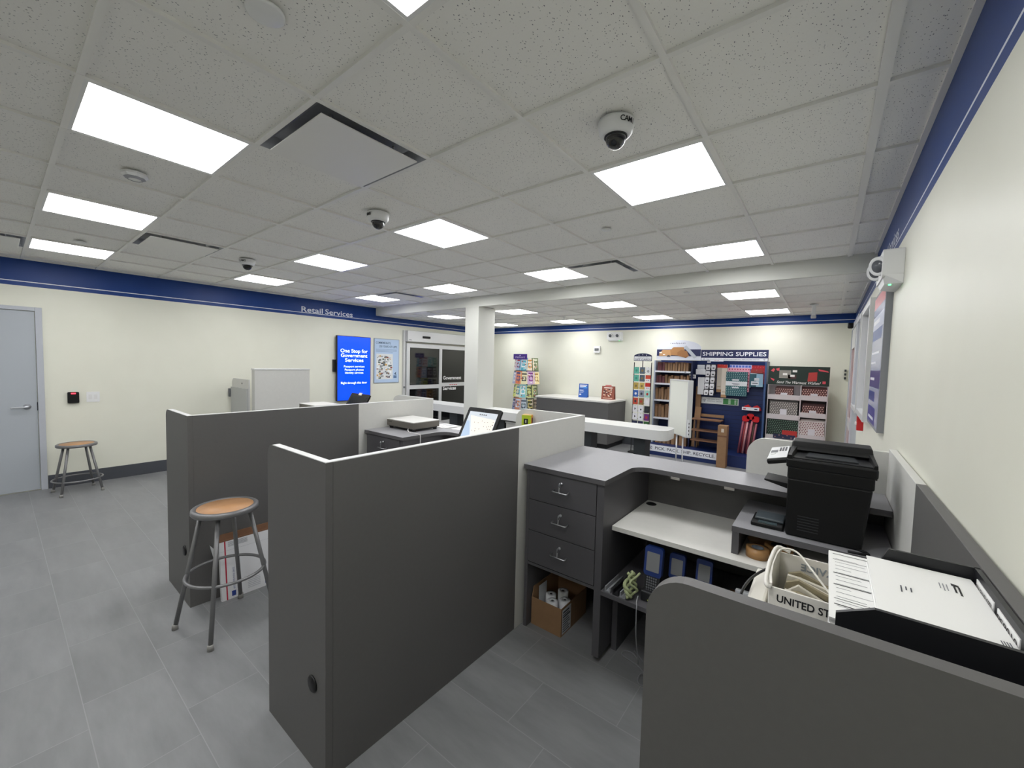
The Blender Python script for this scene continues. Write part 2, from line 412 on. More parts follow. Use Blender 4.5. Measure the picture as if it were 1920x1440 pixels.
for k, (x, y, z, r, l) in enumerate(((-.52, -1.49, H, .055, 'flat round white cover plate in the tile nearest the viewer'), (-.52, 2.53, H, .035, 'small round sprinkler cap in the middle of the ceiling'), (-7.62, -1.49, H, .045, 'round cover cap beside the lit panel near the left wall'), (-.49, 6.2, H2, .035, 'round sprinkler cap in the lower ceiling beyond the bulkhead'), (-.5, 9.3, H2, .035, 'round cap in the lower ceiling near the back wall'))):
    c = B().lathe([(0, 0), (r, 0), (r, -.005), (r-.006, -.009), (0, -.010)], white_plastic, seg=28).put('sprinkler_cap'); c.location = (x*G, y*G, z-.001); tag(c, l, 'sprinkler cap', 'round white ceiling caps')
sp = thing('fire_sprinkler', 'pendent fire sprinkler hanging from the lower ceiling above the card rack', 'sprinkler', (-2.95, 5.35, H2))
B().lathe([(0, 0), (.035, 0), (.03, -.012), (.012, -.014), (.01, -.04), (0, -.04)], white_plastic).put('escutcheon', sp)
B().lathe([(0, -.04), (.006, -.04), (.006, -.055), (.022, -.056), (.022, -.059), (0, -.06)], steel).put('deflector', sp)
pc = thing('pole_camera', 'white camera on a short ceiling pole near the right back corner', 'security camera', (1.5*G, 5.6, H2))
B().cyl((0, 0, 0), (0, 0, -.012), .05, m=white_plastic).put('mount_plate', pc)
B().box(-.022, -.022, -.012, .022, .022, -.15, white_plastic, bev=.004).put('pole', pc)
B().box(-.03, -.05, -.15, .03, .03, -.19, C_('#b9b9b9'), bev=.006).put('housing', pc)

# ------------------------------------------------------------------ booth partitions
def grommet(parent, x, y, z):
    M = Matrix.Translation((x, y, z)) @ RX(PI/2)
    B().lathe([(0, 0), (.033, 0), (.034, .004), (.030, .008), (0, .008)], black_plastic, M, 28).box(-.006, .012, .008, .006, .03, .0085, C_('#000000'), M=M).put('cable_grommet', parent)
def partition(xr, label):
    t = thing('booth_partition', label, 'partition', (xr, -.69, 0), group='grey booth partitions')
    B().box(-.03, .03, 0, 0, 1.22, 1.284, dark_lam).put('side_panel', t, 'dark grey panel')
    B().box(-.03, 1.2205, 0, 0, 2.05, 1.284, light_lam).put('side_panel', t, 'pale grey panel')
    B().box(-.0305, .03, 1.284, .0005, 2.05, 1.2875, edge_lam).put('edge_band', t)
    # near return, rounded at its free top corner
    M = RX(PI/2)
    P = rounded(-.53, 0, -.0012, 1.2845, .05, '0001')
    B().prism(P, -.03, 0, dark_lam, M).put('return_panel', t, 'dark grey return panel')
    B().prism([(x, y+.003) if y > 1.2 else (x-.001, y) for x, y in rounded(-.53, 1.23, -.03, 1.2845, .05, '0001')][2:] + [(-.03, 1.2845), (-.48, 1.2845)] + [(x, y) for x, y in rounded(-.53, 1.23, -.03, 1.2845, .05, '0001')][::-1][:7], -.0302, .0002, edge_lam, M).put('edge_band', t) if False else None
    B().box(-.475, 0, 1.2845, 0, .03, 1.2875, edge_lam).put('edge_band', t)
    # far return in pale laminate
    P = rounded(-.66, 0, 0, 1.284, .1, '0001')
    B().prism(P, -2.08, -2.0505, light_lam, M).put('return_panel', t, 'pale grey return panel')
    B().box(-.56, 2.0505, 1.284, 0, 2.08, 1.2875, edge_lam).put('edge_band', t)
    grommet(t, -.101, 0, .362)
    return t
partition(-.37, 'tall dark grey booth partition in the foreground between the two clerk stations')
partition(-2.15, 'dark grey booth partition behind the nearer wooden-topped stool')
t = thing('booth_partition', 'grey partition along the right wall, its rounded return closest to the viewer', 'partition', (1.4085, -.69, 0), group='grey booth partitions')
B().box(-.028, .03, 0, 0, 1.25, 1.288, dark_lam, bev=.002).put('side_panel', t, 'dark grey panel')
B().box(-.028, 1.2505, 0, 0, 2.05, 1.288, light_lam, bev=.002).put('side_panel', t, 'pale grey panel')
B().prism(rounded(-.55, 0, 0, 1.288, .075, '0001', 10), -.03, 0, dark_lam, RX(PI/2)).put('return_panel', t, 'dark grey return panel')
B().prism(rounded(-.66, 0, -.001, 1.27, .1, '0001', 10), -2.08, -2.0505, light_lam, RX(PI/2)).put('return_panel', t, 'pale grey return panel')

# ------------------------------------------------------------------ counters
def keys(parent, x, z, y):
    M = Matrix.Translation((x, y, z)) @ RX(PI/2)
    k = B().lathe([(0, 0), (.009, 0), (.009, .006), (0, .007)], steel, M, 16)
    k.box(-.0012, -.003, .006, .0012, .003, .02, steel, M=M)
    k.lathe([(0, -.001), (.009, -.001), (.009, .001), (0, .001)], steel, Matrix.Translation((x, y-.024, z)) @ RY(PI/2), 14)
    k.tube([(x+.006*math.cos(a), y-.026, z-.012+.008*math.sin(a)) for a in [q*PI/6 for q in range(12)]], .0008, steel, 5, True)
    k.hexa([(x-.003, y-.030, z-.045), (x+.003, y-.030, z-.045), (x+.003, y-.028, z-.045), (x-.003, y-.028, z-.045), (x-.004, y-.027, z-.018), (x+.004, y-.027, z-.018), (x+.004, y-.025, z-.018), (x-.004, y-.025, z-.018)], steel)
    return k
def drawer_unit(x0, label):
    """three-drawer pedestal with an open bay beneath"""
    t = thing('drawer_cabinet', label, 'drawer cabinet', (x0, .6, 0), group='three-drawer counter cabinets')
    b = B(); Wd = .525; D = .76
    b.box(0, .0, 0, .022, D, 1.022, draw_lam); b.box(Wd-.042, 0, .03, Wd, D, 1.022, draw_lam)
    b.box(.022, .002, .412, Wd-.042, D, .43, draw_lam)
    b.box(.022, .03, .43, Wd-.042, D, 1.022, dark_void); b.box(.022, D-.02, 0, Wd-.042, D, .43, draw_lam)
    b.put('carcass', t)
    for k, (za, zb) in enumerate(((.836, 1.018), (.640, .832), (.436, .636))):
        d = B().box(.025, -.004, za, Wd-.045, .028, zb, draw_lam, bev=.0015).put('drawer', t)
        cx = .255; zc = za+.5*(zb-za)
        h = B(); zh = zc+.002
        h.tube([(cx-.05, -.004, zh), (cx-.05, -.028, zh-.004), (cx-.045, -.032, zh-.004), (cx+.045, -.032, zh-.004), (cx+.05, -.028, zh-.004), (cx+.05, -.004, zh)], .0036, steel)
        h.put('handle', d)
        keys(d, cx, zh+.045, -.004).put('lock', d)
    return t
STN = [0, -1.78, -3.56]
for k, dx in enumerate(STN):
    where = ['nearest station, with keys in all three locks', 'middle station beneath the flat steel scale', 'far left station'][k]
    drawer_unit(-.35+dx, 'dark grey three-drawer cabinet at the '+where)
    xr = 1.378+dx if k == 0 else 1.378+dx
    P = [(-.365, .585), (.185, .585), (.185, .93)]
    P += [(.185+.10-.10*math.cos(a), .94+.10*math.sin(a)) for a in [q*PI/12 for q in range(0, 7)]]
    P += [(1.378, 1.04), (1.378, 1.36), (-.365, 1.36)]
    Q = []
    for p in P:
        if not Q or (Vector(p)-Vector(Q[-1])).length > .002: Q.append(p)
    
    wt = B().prism([(x, y) for x, y in Q], 1.022, 1.05, top_lam, side=edge_dark).put('worktop'); wt.location = (dx, 0, 0)
    tag(wt, ['pale grey stepped worktop at the nearest station, beside the black printer', 'grey worktop under the flat steel scale at the middle station', 'grey worktop at the far left station'][k], 'worktop', 'grey counter worktops')
    # knee space: white desk on a back panel
    t = thing('counter_desk', ['white lower desk with handheld scanners on the shelf below', 'lower desk in the middle station behind the tall partition', 'lower desk in the far left station'][k], 'desk', (dx, 0, 0), group='lower counter desks')
    B().box(.178, .715, .734, 1.375, 1.305, .76, desk_lam, bev=.001).put('desktop', t, 'off-white desktop')
    B().box(.178, 1.305, 0, 1.375, 1.33, 1.02, dark_lam).put('back_panel', t)
    B().box(.178, .59, .404, .95, 1.3, .428, draw_lam).put('shelf', t)
    B().box(.115, .775, 0, .145, 1.3, .1, draw_lam) if False else None
    if k == 0:
        B().lathe([(0, 0), (.032, 0), (.034, .0015), (.030, .004), (.022, .003), (0, .001)], black_plastic, Matrix.Translation((.225, 1.235, .760)), 28).put('cable_grommet', t)
        B().box(.40, 1.036, 1.008, .45, 1.05, 1.0215, C_('#9a9690')).put('bracket', t); B().box(.69, 1.036, 1.008, .74, 1.05, 1.0215, C_('#9a9690')).put('bracket', t)
        B().box(.180, .76, 0, .212, 1.30, .403, draw_lam).put('leg', t)
# printer stand
t = thing('printer_stand', 'low grey shelf box on the white desk carrying the black printer', 'shelf')
B().prism([(.775, .788), (1.376, .788), (1.376, 1.303), (.775, 1.303)], .872, .9, top_lam, side=edge_dark).put('top', t)
B().box(.777, .79, .7605, .808, 1.30, .872, draw_lam).put('side', t)
B().box(1.35, .79, .7605, 1.374, 1.30, .872, draw_lam).put('side', t)
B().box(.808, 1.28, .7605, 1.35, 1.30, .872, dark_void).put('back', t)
# side return
t = thing('side_worktop', 'grey side desk behind the rounded right partition, under the mail tub', 'worktop')
B().box(.965, -.655, .732, 1.379, .712, .76, top_lam).put('top', t)
B().box(.98, -.65, 0, 1.005, .7, .732, dark_lam).put('side', t)

# multifunction printer: its side faces the viewer, the keypad hangs over the left edge
t = thing('printer', 'black multifunction laser printer with pale keypad on the low grey shelf', 'printer', (.99, .84, .9))
b = B(); b.hexa([(.0, 0, 0), (.278, 0, 0), (.278, .185, 0), (0, .185, 0), (-.002, 0, .275), (.302, 0, .275), (.302, .185, .275), (-.002, .185, .275)], black_plastic, bev=.010); b.box(-.004, -.004, .27, .306, .185, .33, black_plastic, bev=.008); b.put('body', t)
b = B(); b.box(-.01, -.01, .325, .315, .30, .368, black_plastic, bev=.008)
b.box(-.005, -.008, .366, .01, .02, .385, black_plastic); b.put('scanner_lid', t)
b = B()
b.hexa([(0, .012, .369), (.30, .012, .369), (.285, .17, .372), (.02, .17, .372), (0, .012, .372), (.30, .012, .372), (.285, .17, .379), (.02, .17, .379)], C_('#17181a', .35))
b.hexa([(.06, .04, .374), (.25, .04, .374), (.24, .13, .377), (.07, .13, .377), (.06, .04, .379), (.25, .04, .379), (.24, .13, .384), (.07, .13, .384)], C_('#2e3134', .3)); b.hexa([(-.008, .0, .366), (.014, .0, .366), (.03, .16, .366), (.0, .16, .366), (-.006, .0, .382), (.006, .0, .382), (.02, .16, .402), (.002, .16, .402)], black_plastic); b.hexa([(.296, .0, .366), (.313, .0, .366), (.308, .16, .366), (.286, .16, .366), (.302, .0, .382), (.312, .0, .382), (.306, .16, .402), (.292, .16, .402)], black_plastic)
b.put('output_recess', t)
b = B(); b.hexa([(-.008, .15, .366), (.312, .15, .366), (.312, .30, .366), (-.008, .30, .366), (.0, .185, .425), (.304, .185, .425), (.304, .292, .428), (.0, .292, .428)], black_plastic, bev=.006)
b.hexa([(.0, .145, .384), (.30, .145, .384), (.295, .17, .398), (.005, .17, .398), (.0, .14, .390), (.30, .14, .390), (.295, .17, .404), (.005, .17, .404)], black_plastic)
b.put('document_feeder', t)
M = Matrix.Translation((-.088, .03, .315)) @ RY(-.25) @ RX(.06)
B().box(0, 0, 0, .09, .27, .026, black_plastic, bev=.008, M=M).put('control_panel', t)
kp = B().box(.004, .006, .026, .086, .262, .029, C_('#c9cbcb'), bev=.001, M=M).put('keypad', t, 'pale grey keypad')
b = B()
for i in range(3):
    for j in range(4): b.box(.046+i*.012, .15+j*.022, .029, .054+i*.012, .165+j*.022, .031, C_('#3b3d40'), M=M)
b.put('number_key', kp)['kind'] = 'stuff'
b = B(); b.lathe([(0, 0), (.012, 0), (.012, .003), (0, .003)], C_('#e8e9e9'), M @ Matrix.Translation((.022, .10, .029)), 20); b.put('round_key', kp)
B().box(.010, .13, .029, .04, .18, .0305, C_('#55595c'), M=M).put('display', kp)
B().hexa([(-.10, .05, .232), (.01, .05, .205), (.01, .20, .205), (-.10, .20, .232), (-.10, .05, .240), (.01, .05, .232), (.01, .20, .232), (-.10, .20, .240)], black_plastic, bev=.002).put('paper_tray', t)
for q in range(6): B().box(.045, -.002, .035+q*.013, .125, .001, .0385+q*.013, C_('#2a2c2f')).put('vent_slot', t)
B().box(.29, .10, .30, .32, .12, .315, black_plastic).put('hinge_latch', t)
cab = B().tube([(1.245, .86, .905), (1.262, .845, .905), (1.285, .83, .9045), (1.29, .815, .9045), (1.262, .80, .9045), (1.22, .797, .9045)], .006, black_plastic).put('power_cable'); tag(cab, 'thick black cable curling beside the base of the black printer', 'cable')
# small black postal scale
t = thing('desk_scale', 'small black desk scale tucked against the left side of the printer', 'scale', (.845, .865, .9))
B().box(0, 0, 0, .135, .17, .02, black_plastic, bev=.005).put('base', t)
B().box(.012, .05, .02, .135, .168, .034, C_('#4b5358', .3), bev=.005).put('weighing_plate', t, 'grey glass plate')
B().box(.03, .008, .02, .11, .042, .022, C_('#3c4a4e', .2)).put('display', t)

# tape rolls and kraft wrap under the stand
tape = mat('brown_tape', '#a87f50', .35)
def roll(name, x, y, z, r, h, label, m=tape, core='#6f7a86', ri=.55):
    t = thing(name, label, 'tape roll', (x, y, z))
    B().lathe([(r*ri, 0), (r, 0), (r, h), (r*ri, h), (r*ri, 0)], m, None, 36).put('tape', t)
    B().lathe([(r*ri-.001, 0), (r*ri-.001, h), (r*ri-.006, h), (r*ri-.006, 0), (r*ri-.001, 0)], C_(core), None, 30).put('core', t); return t
roll('tape_roll', .885, .835, .7605, .05, .046, 'brown packing tape roll lying in front under the low grey shelf')
roll('tape_roll', .965, .93, .7605, .062, .048, 'larger brown tape roll further back under the low grey shelf', core='#20242c')
o = B().hexa([(.83, 1.0, .761), (1.0, 1.02, .761), (1.02, 1.2, .761), (.84, 1.18, .761), (.82, 1.0, .785), (.99, 1.04, .84), (1.01, 1.2, .815), (.83, 1.19, .79)], kraft).put('kraft_envelope'); tag(o, 'crumpled kraft envelope pushed behind the tape rolls', 'envelope')

# handheld scanners in cradles
sb = mat('scanner_blue', '#14306f', .4); sk = mat('scanner_black', '#17181b', .45)
def scanner(x, y, label, dark=False):
    t = thing('handheld_scanner', label, 'handheld scanner', (x, y, .428), RX(-.0), group='blue handheld scanners on the shelf')
    L = RX(-.14)
    B().box(-.045, -.02, 0, .045, .08, .055, sk, bev=.006).put('cradle', t)
    b = B(); b.prism(rounded(-.047, .13, .047, .285, .016), -.032, 0, sb, L @ RX(PI/2)); b.prism([(-.042, .135), (.042, .135), (.033, .02), (-.033, .02)], -.03, -.002, sk, L @ RX(PI/2)); b.put('housing', t)
    B().prism(rounded(-.034, .155, .034, .255, .004), .0, .002, C_('#7c7e80', .2), L @ RX(PI/2)).put('screen', t)
    b = B()
    for i in range(5):
        for j in range(7): b.prism(rounded(-.027+i*.0115, .036+j*.0135, -.019+i*.0115, .045+j*.0135, .002, seg=1), .0, .002, C_('#6c6f73'), L @ RX(PI/2))
    k = b.put('keypad', t); B().box(-.006, -.022, .012, -.002, -.019, .016, C_('#d8e36a')).box(.002, -.022, .012, .006, -.019, .016, C_('#d8e36a')).put('indicator_light', t)
    return t
sA = scanner(.425, .67, 'blue handheld scanner standing foremost in its black cradle')
for xy_, sc_, l_ in (((.525, .76), .86, 'blue handheld scanner second from the green cloth, partly behind the rounded partition'), ((.652, .80), .84, 'blue handheld scanner furthest from the green cloth on the shelf')):
    q_ = dup(sA, (xy_[0], xy_[1], .428), l_); q_.scale = (sc_, sc_, sc_)
cloth = mat('green_cloth', '#9aa37a', .9, var=.2)
cb_ = B()
for ph in range(4):
    cb_.tube(smooth([(.318+.010*ph+.016*math.sin(q*1.3+ph*1.7), .615+.022*math.cos(q*1.1+ph*1.5)+.006*q, .443+q*.0165) for q in range(8)], 3), .010-.0012*ph, cloth, 7)
o = cb_.put('cloth'); tag(o, 'twisted pale green cloth beside the foremost blue scanner', 'cloth')
gp = mat('grey_plastic', '#8b8d90', .45)
def channel(x, y, a, l, m, label, nm='plastic_holder'):
    t = B(); M = Matrix.Translation((x, y, .4285)) @ RZ(a)
    t.prism([(0, 0), (.034, 0), (.034, .03), (.028, .03), (.026, .008), (.008, .008), (.006, .03), (.0, .03)], 0, l, m, M @ RX(-PI/2) @ Matrix.Scale(-1, 4, (0, 1, 0)))
    o = t.put(nm); return tag(o, label, 'holder', 'empty plastic holders on the shelf')
channel(.198, .60, -.02, .17, gp, 'grey plastic holder against the cabinet side on the shelf')
channel(.243, .60, -.05, .2, sk, 'black plastic holder between two grey ones on the shelf')
channel(.285, .60, -.05, .13, gp, 'grey plastic holder next to the green cloth')
t = thing('spray_bottle', 'translucent spray bottle at the right end of the lower shelf', 'spray bottle', (.86, .72, .428))
B().lathe([(0, 0), (.03, 0), (.032, .01), (.032, .11), (.014, .15), (.013, .165), (0, .165)], C_('#aeb6bd', .2), None, 20).put('bottle', t)
B().box(-.045, -.012, .165, .02, .012, .195, C_('#c9ccd0'), bev=.004).hexa([(-.03, -.004, .12), (-.022, -.004, .12), (-.022, .004, .12), (-.03, .004, .12), (-.03, -.004, .168), (-.014, -.004, .168), (-.014, .004, .168), (-.03, .004, .168)], C_('#c9ccd0')).put('trigger', t)
o = B().box(.76, .86, .4285, .86, .95, .50, kraft_d, bev=.003).put('small_box'); tag(o, 'small brown box in the shadow at the back of the lower shelf', 'box')
# cable from the shelf down to the floor
pts = [(.372, .64, .45), (.380, .60, .44), (.388, .582, .425), (.388, .580, .39), (.384, .60, .25), (.372, .68, .08), (.36, .72, .02), (.345, .76, .008), (.30, .80, .006), (.255, .79, .006), (.252, .75, .006), (.30, .735, .006), (.36, .72, .006), (.42, .685, .006), (.46, .69, .006), (.47, .66, .006), (.43, .60, .006), (.40, .61, .006), (.395, .66, .013), (.43, .70, .014), (.37, .77, .007), (.31, .81, .013), (.30, .82, .006)]
tag(B().tube(smooth(pts), .0032, C_('#8d8e92', .4), 7).put('cable'), 'thin grey cable hanging from the scanner cradle and coiled on the floor', 'cable')

# cardboard box with paper rolls under the drawers
t = thing('cardboard_box', 'open cardboard box of paper rolls under the nearest drawers', 'box', (-.322, .648, 0))
b = B(); bw, bd, bh, th = .222, .33, .178, .004
b.box(0, 0, 0, bw, th, bh, kraft); b.box(0, bd-th, 0, bw, bd, bh, kraft); b.box(0, th, 0, th, bd-th, bh, kraft); b.box(bw-th, th, 0, bw, bd-th, bh, kraft); b.box(th, th, 0, bw-th, bd-th, th, kraft)
b.hexa([(0, th, bh), (th, th, bh), (th, bd-th, bh), (0, bd-th, bh), (-.001, .02, bh+.06), (.003, .02, bh+.06), (.003, bd-.02, bh+.06), (-.001, bd-.02, bh+.06)], kraft)
b.hexa([(0, bd-th, bh), (bw, bd-th, bh), (bw, bd, bh), (0, bd, bh), (.01, bd+.02, bh+.09), (bw-.01, bd+.02, bh+.09), (bw-.01, bd+.024, bh+.09), (.01, bd+.024, bh+.09)], kraft)
b.put('carton', t)
lb = B().box(bw, .015, .01, bw+.001, .12, .165, C_('#d4d6d8')).put('printed_label', t)
b = B()
for q in range(9): b.box(bw+.001, .022, .022+q*.015, bw+.0018, .10+.012*math.sin(q*2.3), .027+q*.015+(.004 if q in (8, 6) else 0), C_('#3a3f48'))
b.put('print', lb)['kind'] = 'stuff'
b = B().box(.022, .05, .09, .024, .14, .235, C_('#c9cccf')); b.put('slip', t, 'white printed slip inside')
for q, (x, y, z) in enumerate(((.072, .12, .0), (.13, .175, .02), (.178, .12, .0), (.12, .06, .0))):
    r = thing('paper_roll', ['white paper roll nearest the slip in the cardboard box', 'white paper roll standing highest in the cardboard box', 'white paper roll by the printed label in the cardboard box', 'white paper roll at the front of the cardboard box'][q], 'paper roll', (-.322+x, .648+y, .0045), group='paper rolls in the cardboard box')
    B().lathe([(.009, 0), (.034, 0), (.034, .165+z), (.009, .165+z), (.009, 0)], C_('#dfe0e2'), None, 24).put('paper', r)
    B().lathe([(.0085, 0), (.0085, .166+z), (.006, .166+z), (.006, 0), (.0085, 0)], C_('#3c3e42'), None, 16).put('core', r)

# ------------------------------------------------------------------ mail tub, forms and tray behind the rounded partition
tubm = mat('tub_plastic', '#e2dfd6', .4)
t = thing('mail_tub', 'white corrugated mail tub with UNITED STATES lettering holding newspapers', 'mail tub', (1.017, -.175, .76))
b = B(); W_, D_ = .33, .27
def wallseg(p0, p1, h0, h1, th=.006):
    (x0, y0), (x1, y1) = p0, p1; d = Vector((x1-x0, y1-y0)).normalized(); n = Vector((-d.y, d.x))*th
    b.hexa([(x0, y0, .0), (x1, y1, .0), (x1+n.x, y1+n.y, .0), (x0+n.x, y0+n.y, .0), (x0, y0, h0), (x1, y1, h1), (x1+n.x, y1+n.y, h1), (x0+n.x, y0+n.y, h0)], tubm)
wallseg((.0, 0), (W_, 0), .335, .335); wallseg((W_, 0), (W_, D_), .335, .335); wallseg((W_, D_), (0, D_), .335, .335)
P_ = [(0, D_), (-.006, D_*.8), (-.009, D_*.5), (-.006, D_*.2), (0, 0)]
for p, q in zip(P_, P_[1:]): wallseg(p, q, .345, .345)
b.box(0, 0, 0, W_, D_, .006, tubm); b.put('tub_body', t)
rim = B(); rim.tube(smooth([(.002, -.004, .335), (-.008, 0, .34), (-.012, D_*.3, .347), (-.012, D_*.6, .347), (-.004, D_, .347), (.03, D_+.002, .34)]), .0055, tubm, 8); rim.put('rim', t)
text('UNITED STATES', .018, .30, .02, .0, blackm, t, 'lettering', width=.165, bold=.02, M=Matrix.Translation((0, -.001, 0)) @ RX(PI/2))
text('POSTAL SERVICE', .05, .295, .022, .0, C_('#8f979c'), t, 'lettering', width=.23, bold=.02, M=Matrix.Translation((.34, D_-.008, 0)) @ WB @ Matrix.Scale(-1, 4, (1, 0, 0)) @ Matrix.Translation((.0, 0, .0)))
st = B().tube(smooth([(.0, .255, .335), (.015, .25, .355), (.05, .225, .362), (.085, .16, .35), (.12, .09, .335), (.15, .03, .325)]), .003, C_('#d9d6cb'), 6).put('strap', t, 'white plastic strap')
news = mat('newsprint', '#8f866c', .85, var=.3, scale=60); news2 = mat('newsprint_pale', '#d3cebf', .85, var=.15, scale=50)
for q in range(11):
    y = .03+q*.019; n = B(); m_ = (news, news2)[q % 2]
    P = [(.02+.012*math.sin(q*1.7), .10), (.018, .22+.02*math.sin(q)), (.03, .285+.012*math.cos(q*2)), (.06, .30+.01*math.sin(q*1.3)), (.20, .255+.015*math.sin(q*2.2)), (.31, .24), (.31, .225), (.2, .24+.015*math.sin(q*2.2)), (.062, .286+.01*math.sin(q*1.3)), (.04, .27+.012*math.cos(q*2)), (.03, .21), (.032, .10)]
    n.prism(P, -(y+.013), -y, m_, RX(PI/2)); o = n.put('newspaper'); o.location = (1.017, -.175, .76)
    tag(o, 'folded newspaper standing in the white mail tub', 'newspaper', 'newspapers in the mail tub')
t = thing('label_printer', 'beige machine with a black cable just left of the mail tub', 'machine', (.955, -.12, .76))
B().box(0, 0, 0, .047, .27, .24, C_('#cfccc1', .4), bev=.008).put('casing', t)
B().tube(smooth([(-.004, -.01, .05), (-.012, -.01, .2), (-.012, .02, .255), (.0, .12, .262), (.03, .22, .262), (.045, .265, .25), (.045, .30, .1)]), .004, black_plastic).put('cord', t)
blk = mat('tray_black', '#15161a', .45)
t = thing('desk_tray', 'black plastic desk tray full of forms beside the right wall', 'tray', (1.165, -.56, .76))
b = B()
for z in (0, .14, .27, .40): b.box(0, 0, z, .21, .33, z+.006, blk)
for x in (0, .202): b.box(x, .32, 0, x+.008, .33, .43, blk)
b.box(.202, 0, 0, .21, .008, .43, blk); b.box(0, 0, 0, .008, .008, .43, blk)
b.put('lower_tiers', t)
b = B(); b.hexa([(.02, .322, .40), (.21, .322, .40), (.21, .33, .40), (.02, .33, .40), (.075, .325, .528), (.213, .325, .528), (.213, .332, .528), (.075, .332, .528)], blk)
b.box(.204, 0, .40, .212, .33, .528, blk)
b.prism([(-.02, .40), (.21, .40), (.21, .525), (.03, .525), (-.02, .50)], -.010, -.002, blk, RX(PI/2)); b.put('top_tray', t)
for (ya, yb, s_) in ((.30, .195, 'SSA ENVELOPES'), (.175, .07, 'PS8010')):
    l = B().box(.2025, yb, .487, .204, ya, .515, paper).put('printed_label', t)
    text(s_, .004, .003, .014, .0, blackm, l, 'lettering', width=(ya-yb)-.012, M=Matrix.Translation((.2022, ya, .491)) @ WR @ Matrix.Translation((0, 0, .0003)))
def sheetstack(name, label, cat, x, y, z, w_, d_, h_, ang, m=paper, grp=None, n=5, lean=0):
    t = thing(name, label, cat, (x, y, z), RZ(ang) @ RY(lean), grp); b = B()
    for k in range(n):
        o_ = (random.uniform(-.002, .002), random.uniform(-.002, .002)); b.box(o_[0], o_[1], h_*k/n, o_[0]+w_, o_[1]+d_, h_*(k+1)/n-.0004, m)
    o = b.put('sheets', t); return t
t = sheetstack('form_stack', 'thick stack of printed white forms leaning out of the black desk tray', 'paper stack', 1.138, -.545, 1.222, .085, .34, .022, 0, n=6)
b = B()
for (ya, h_) in ((.325, .0015), (.21, .0022), (.15, .0022), (.085, .001), (.06, .0022)): b.box(.006, ya-.005, .0222, .08, ya-.005+h_, .0225, blackm)
b.box(.006, .285, .0222, .075, .2858, .0225, blackm)
for q in range(14): b.box(.01, .03+q*.02, .0222, .03+.045*abs(math.sin(q*1.9)), .031+q*.02, .0224, C_('#8a8c90'))
b.put('print', t)['kind'] = 'stuff'
o = B().box(1.150, -.50, .90, 1.154, -.26, 1.315, paper).box(1.142, -.52, .90, 1.146, -.27, 1.30, paper).put('loose_forms'); tag(o, 'white forms standing on edge against the black desk tray', 'paper')
o.location.z = -.1
b = None
t = sheetstack('envelope_stack', 'stack of large white envelopes lying in the black desk tray', 'envelope stack', 1.204, -.545, 1.2445, .160, .30, .022, 0, n=7)
B().box(.024, .004, -.076, .155, .29, -.0005, paper).put('sheets', t)
b = B(); K_ = C_('#4a4d55')
M = Matrix.Translation((.125, .235, .0225)) @ RZ(-1.62)
for q, wq in enumerate((.03, .034, .026)): b.rect(0, .0-q*.004, wq, .0016-q*.004, 0, K_) if False else b.box(0, -.012-q*.005, -.0002, wq, -.0105-q*.005, .0002, C_('#8a8c90'), M=M)
b.box(0, .004, -.0002, .04, .0068, .0002, blackm, M=M); b.box(0, -.002, -.0002, .03, .0008, .0002, blackm, M=M); b.prism([(-.012, -.004), (-.002, -.004), (0, .006), (-.008, .006)], -.0002, .0003, blackm, M)
M = Matrix.Translation((.055, .17, .0225)) @ RZ(-1.62)
for q, wq in enumerate((.02, .016, .03)): b.box(0, -q*.007, -.0002, wq, -q*.007+.002, .0002, K_, M=M)
for q in range(4): b.box(.152-q*.003, .01, .0222, .1532-q*.003, .05, .0226, K_)
b.put('print', t)['kind'] = 'stuff'

# ------------------------------------------------------------------ stools
def stool(loc, h, rot, label, ringz, spread):
    t = thing('stool', label, 'stool', loc, RZ(rot), 'round steel stools')
    B().lathe([(.145, h-.012), (.150, h-.002), (.168, h-.001), (.176, h-.008), (.177, h-.028), (.172, h-.034), (.14, h-.030), (0, h-.028)], stool_grey, None, 48).put('seat_rim', t)
    B().lathe([(0, h-.003), (.147, h-.004), (.147, h-.018), (0, h-.018)], mat('hardboard', '#b98c62', .45, var=.12, scale=14), None, 48).put('seat', t, 'tan hardboard seat disc')
    for k in range(4):
        a = PI/4+k*PI/2; c, s = math.cos(a), math.sin(a)
        l = B().cyl((.128*c, .128*s, h-.03), (spread*c, spread*s, .01), .0125, .0125, stool_grey, 12).put('leg', t)
        B().lathe([(0, 0), (.017, 0), (.016, .03), (.0125, .034), (0, .034)], C_('#8f8e8a'), Matrix.Translation((spread*c, spread*s, 0)), 14).put('rubber_foot', l)
    rr = .128+(spread-.128)*(h-.03-ringz)/(h-.04)
    B().tube([(rr*math.cos(q*PI/24), rr*math.sin(q*PI/24), ringz) for q in range(48)], .0095, stool_grey, 8, True).put('foot_ring', t)
    return t
stool((-1.81, -.585, 0), .752, .2, 'taller grey steel stool with a tan seat in front of the leaning mailing carton', .335, .272)
stool((-5.975, -.86, 0), .588, .12, 'lower grey steel stool beside the grey door at the left wall', .16, .245)

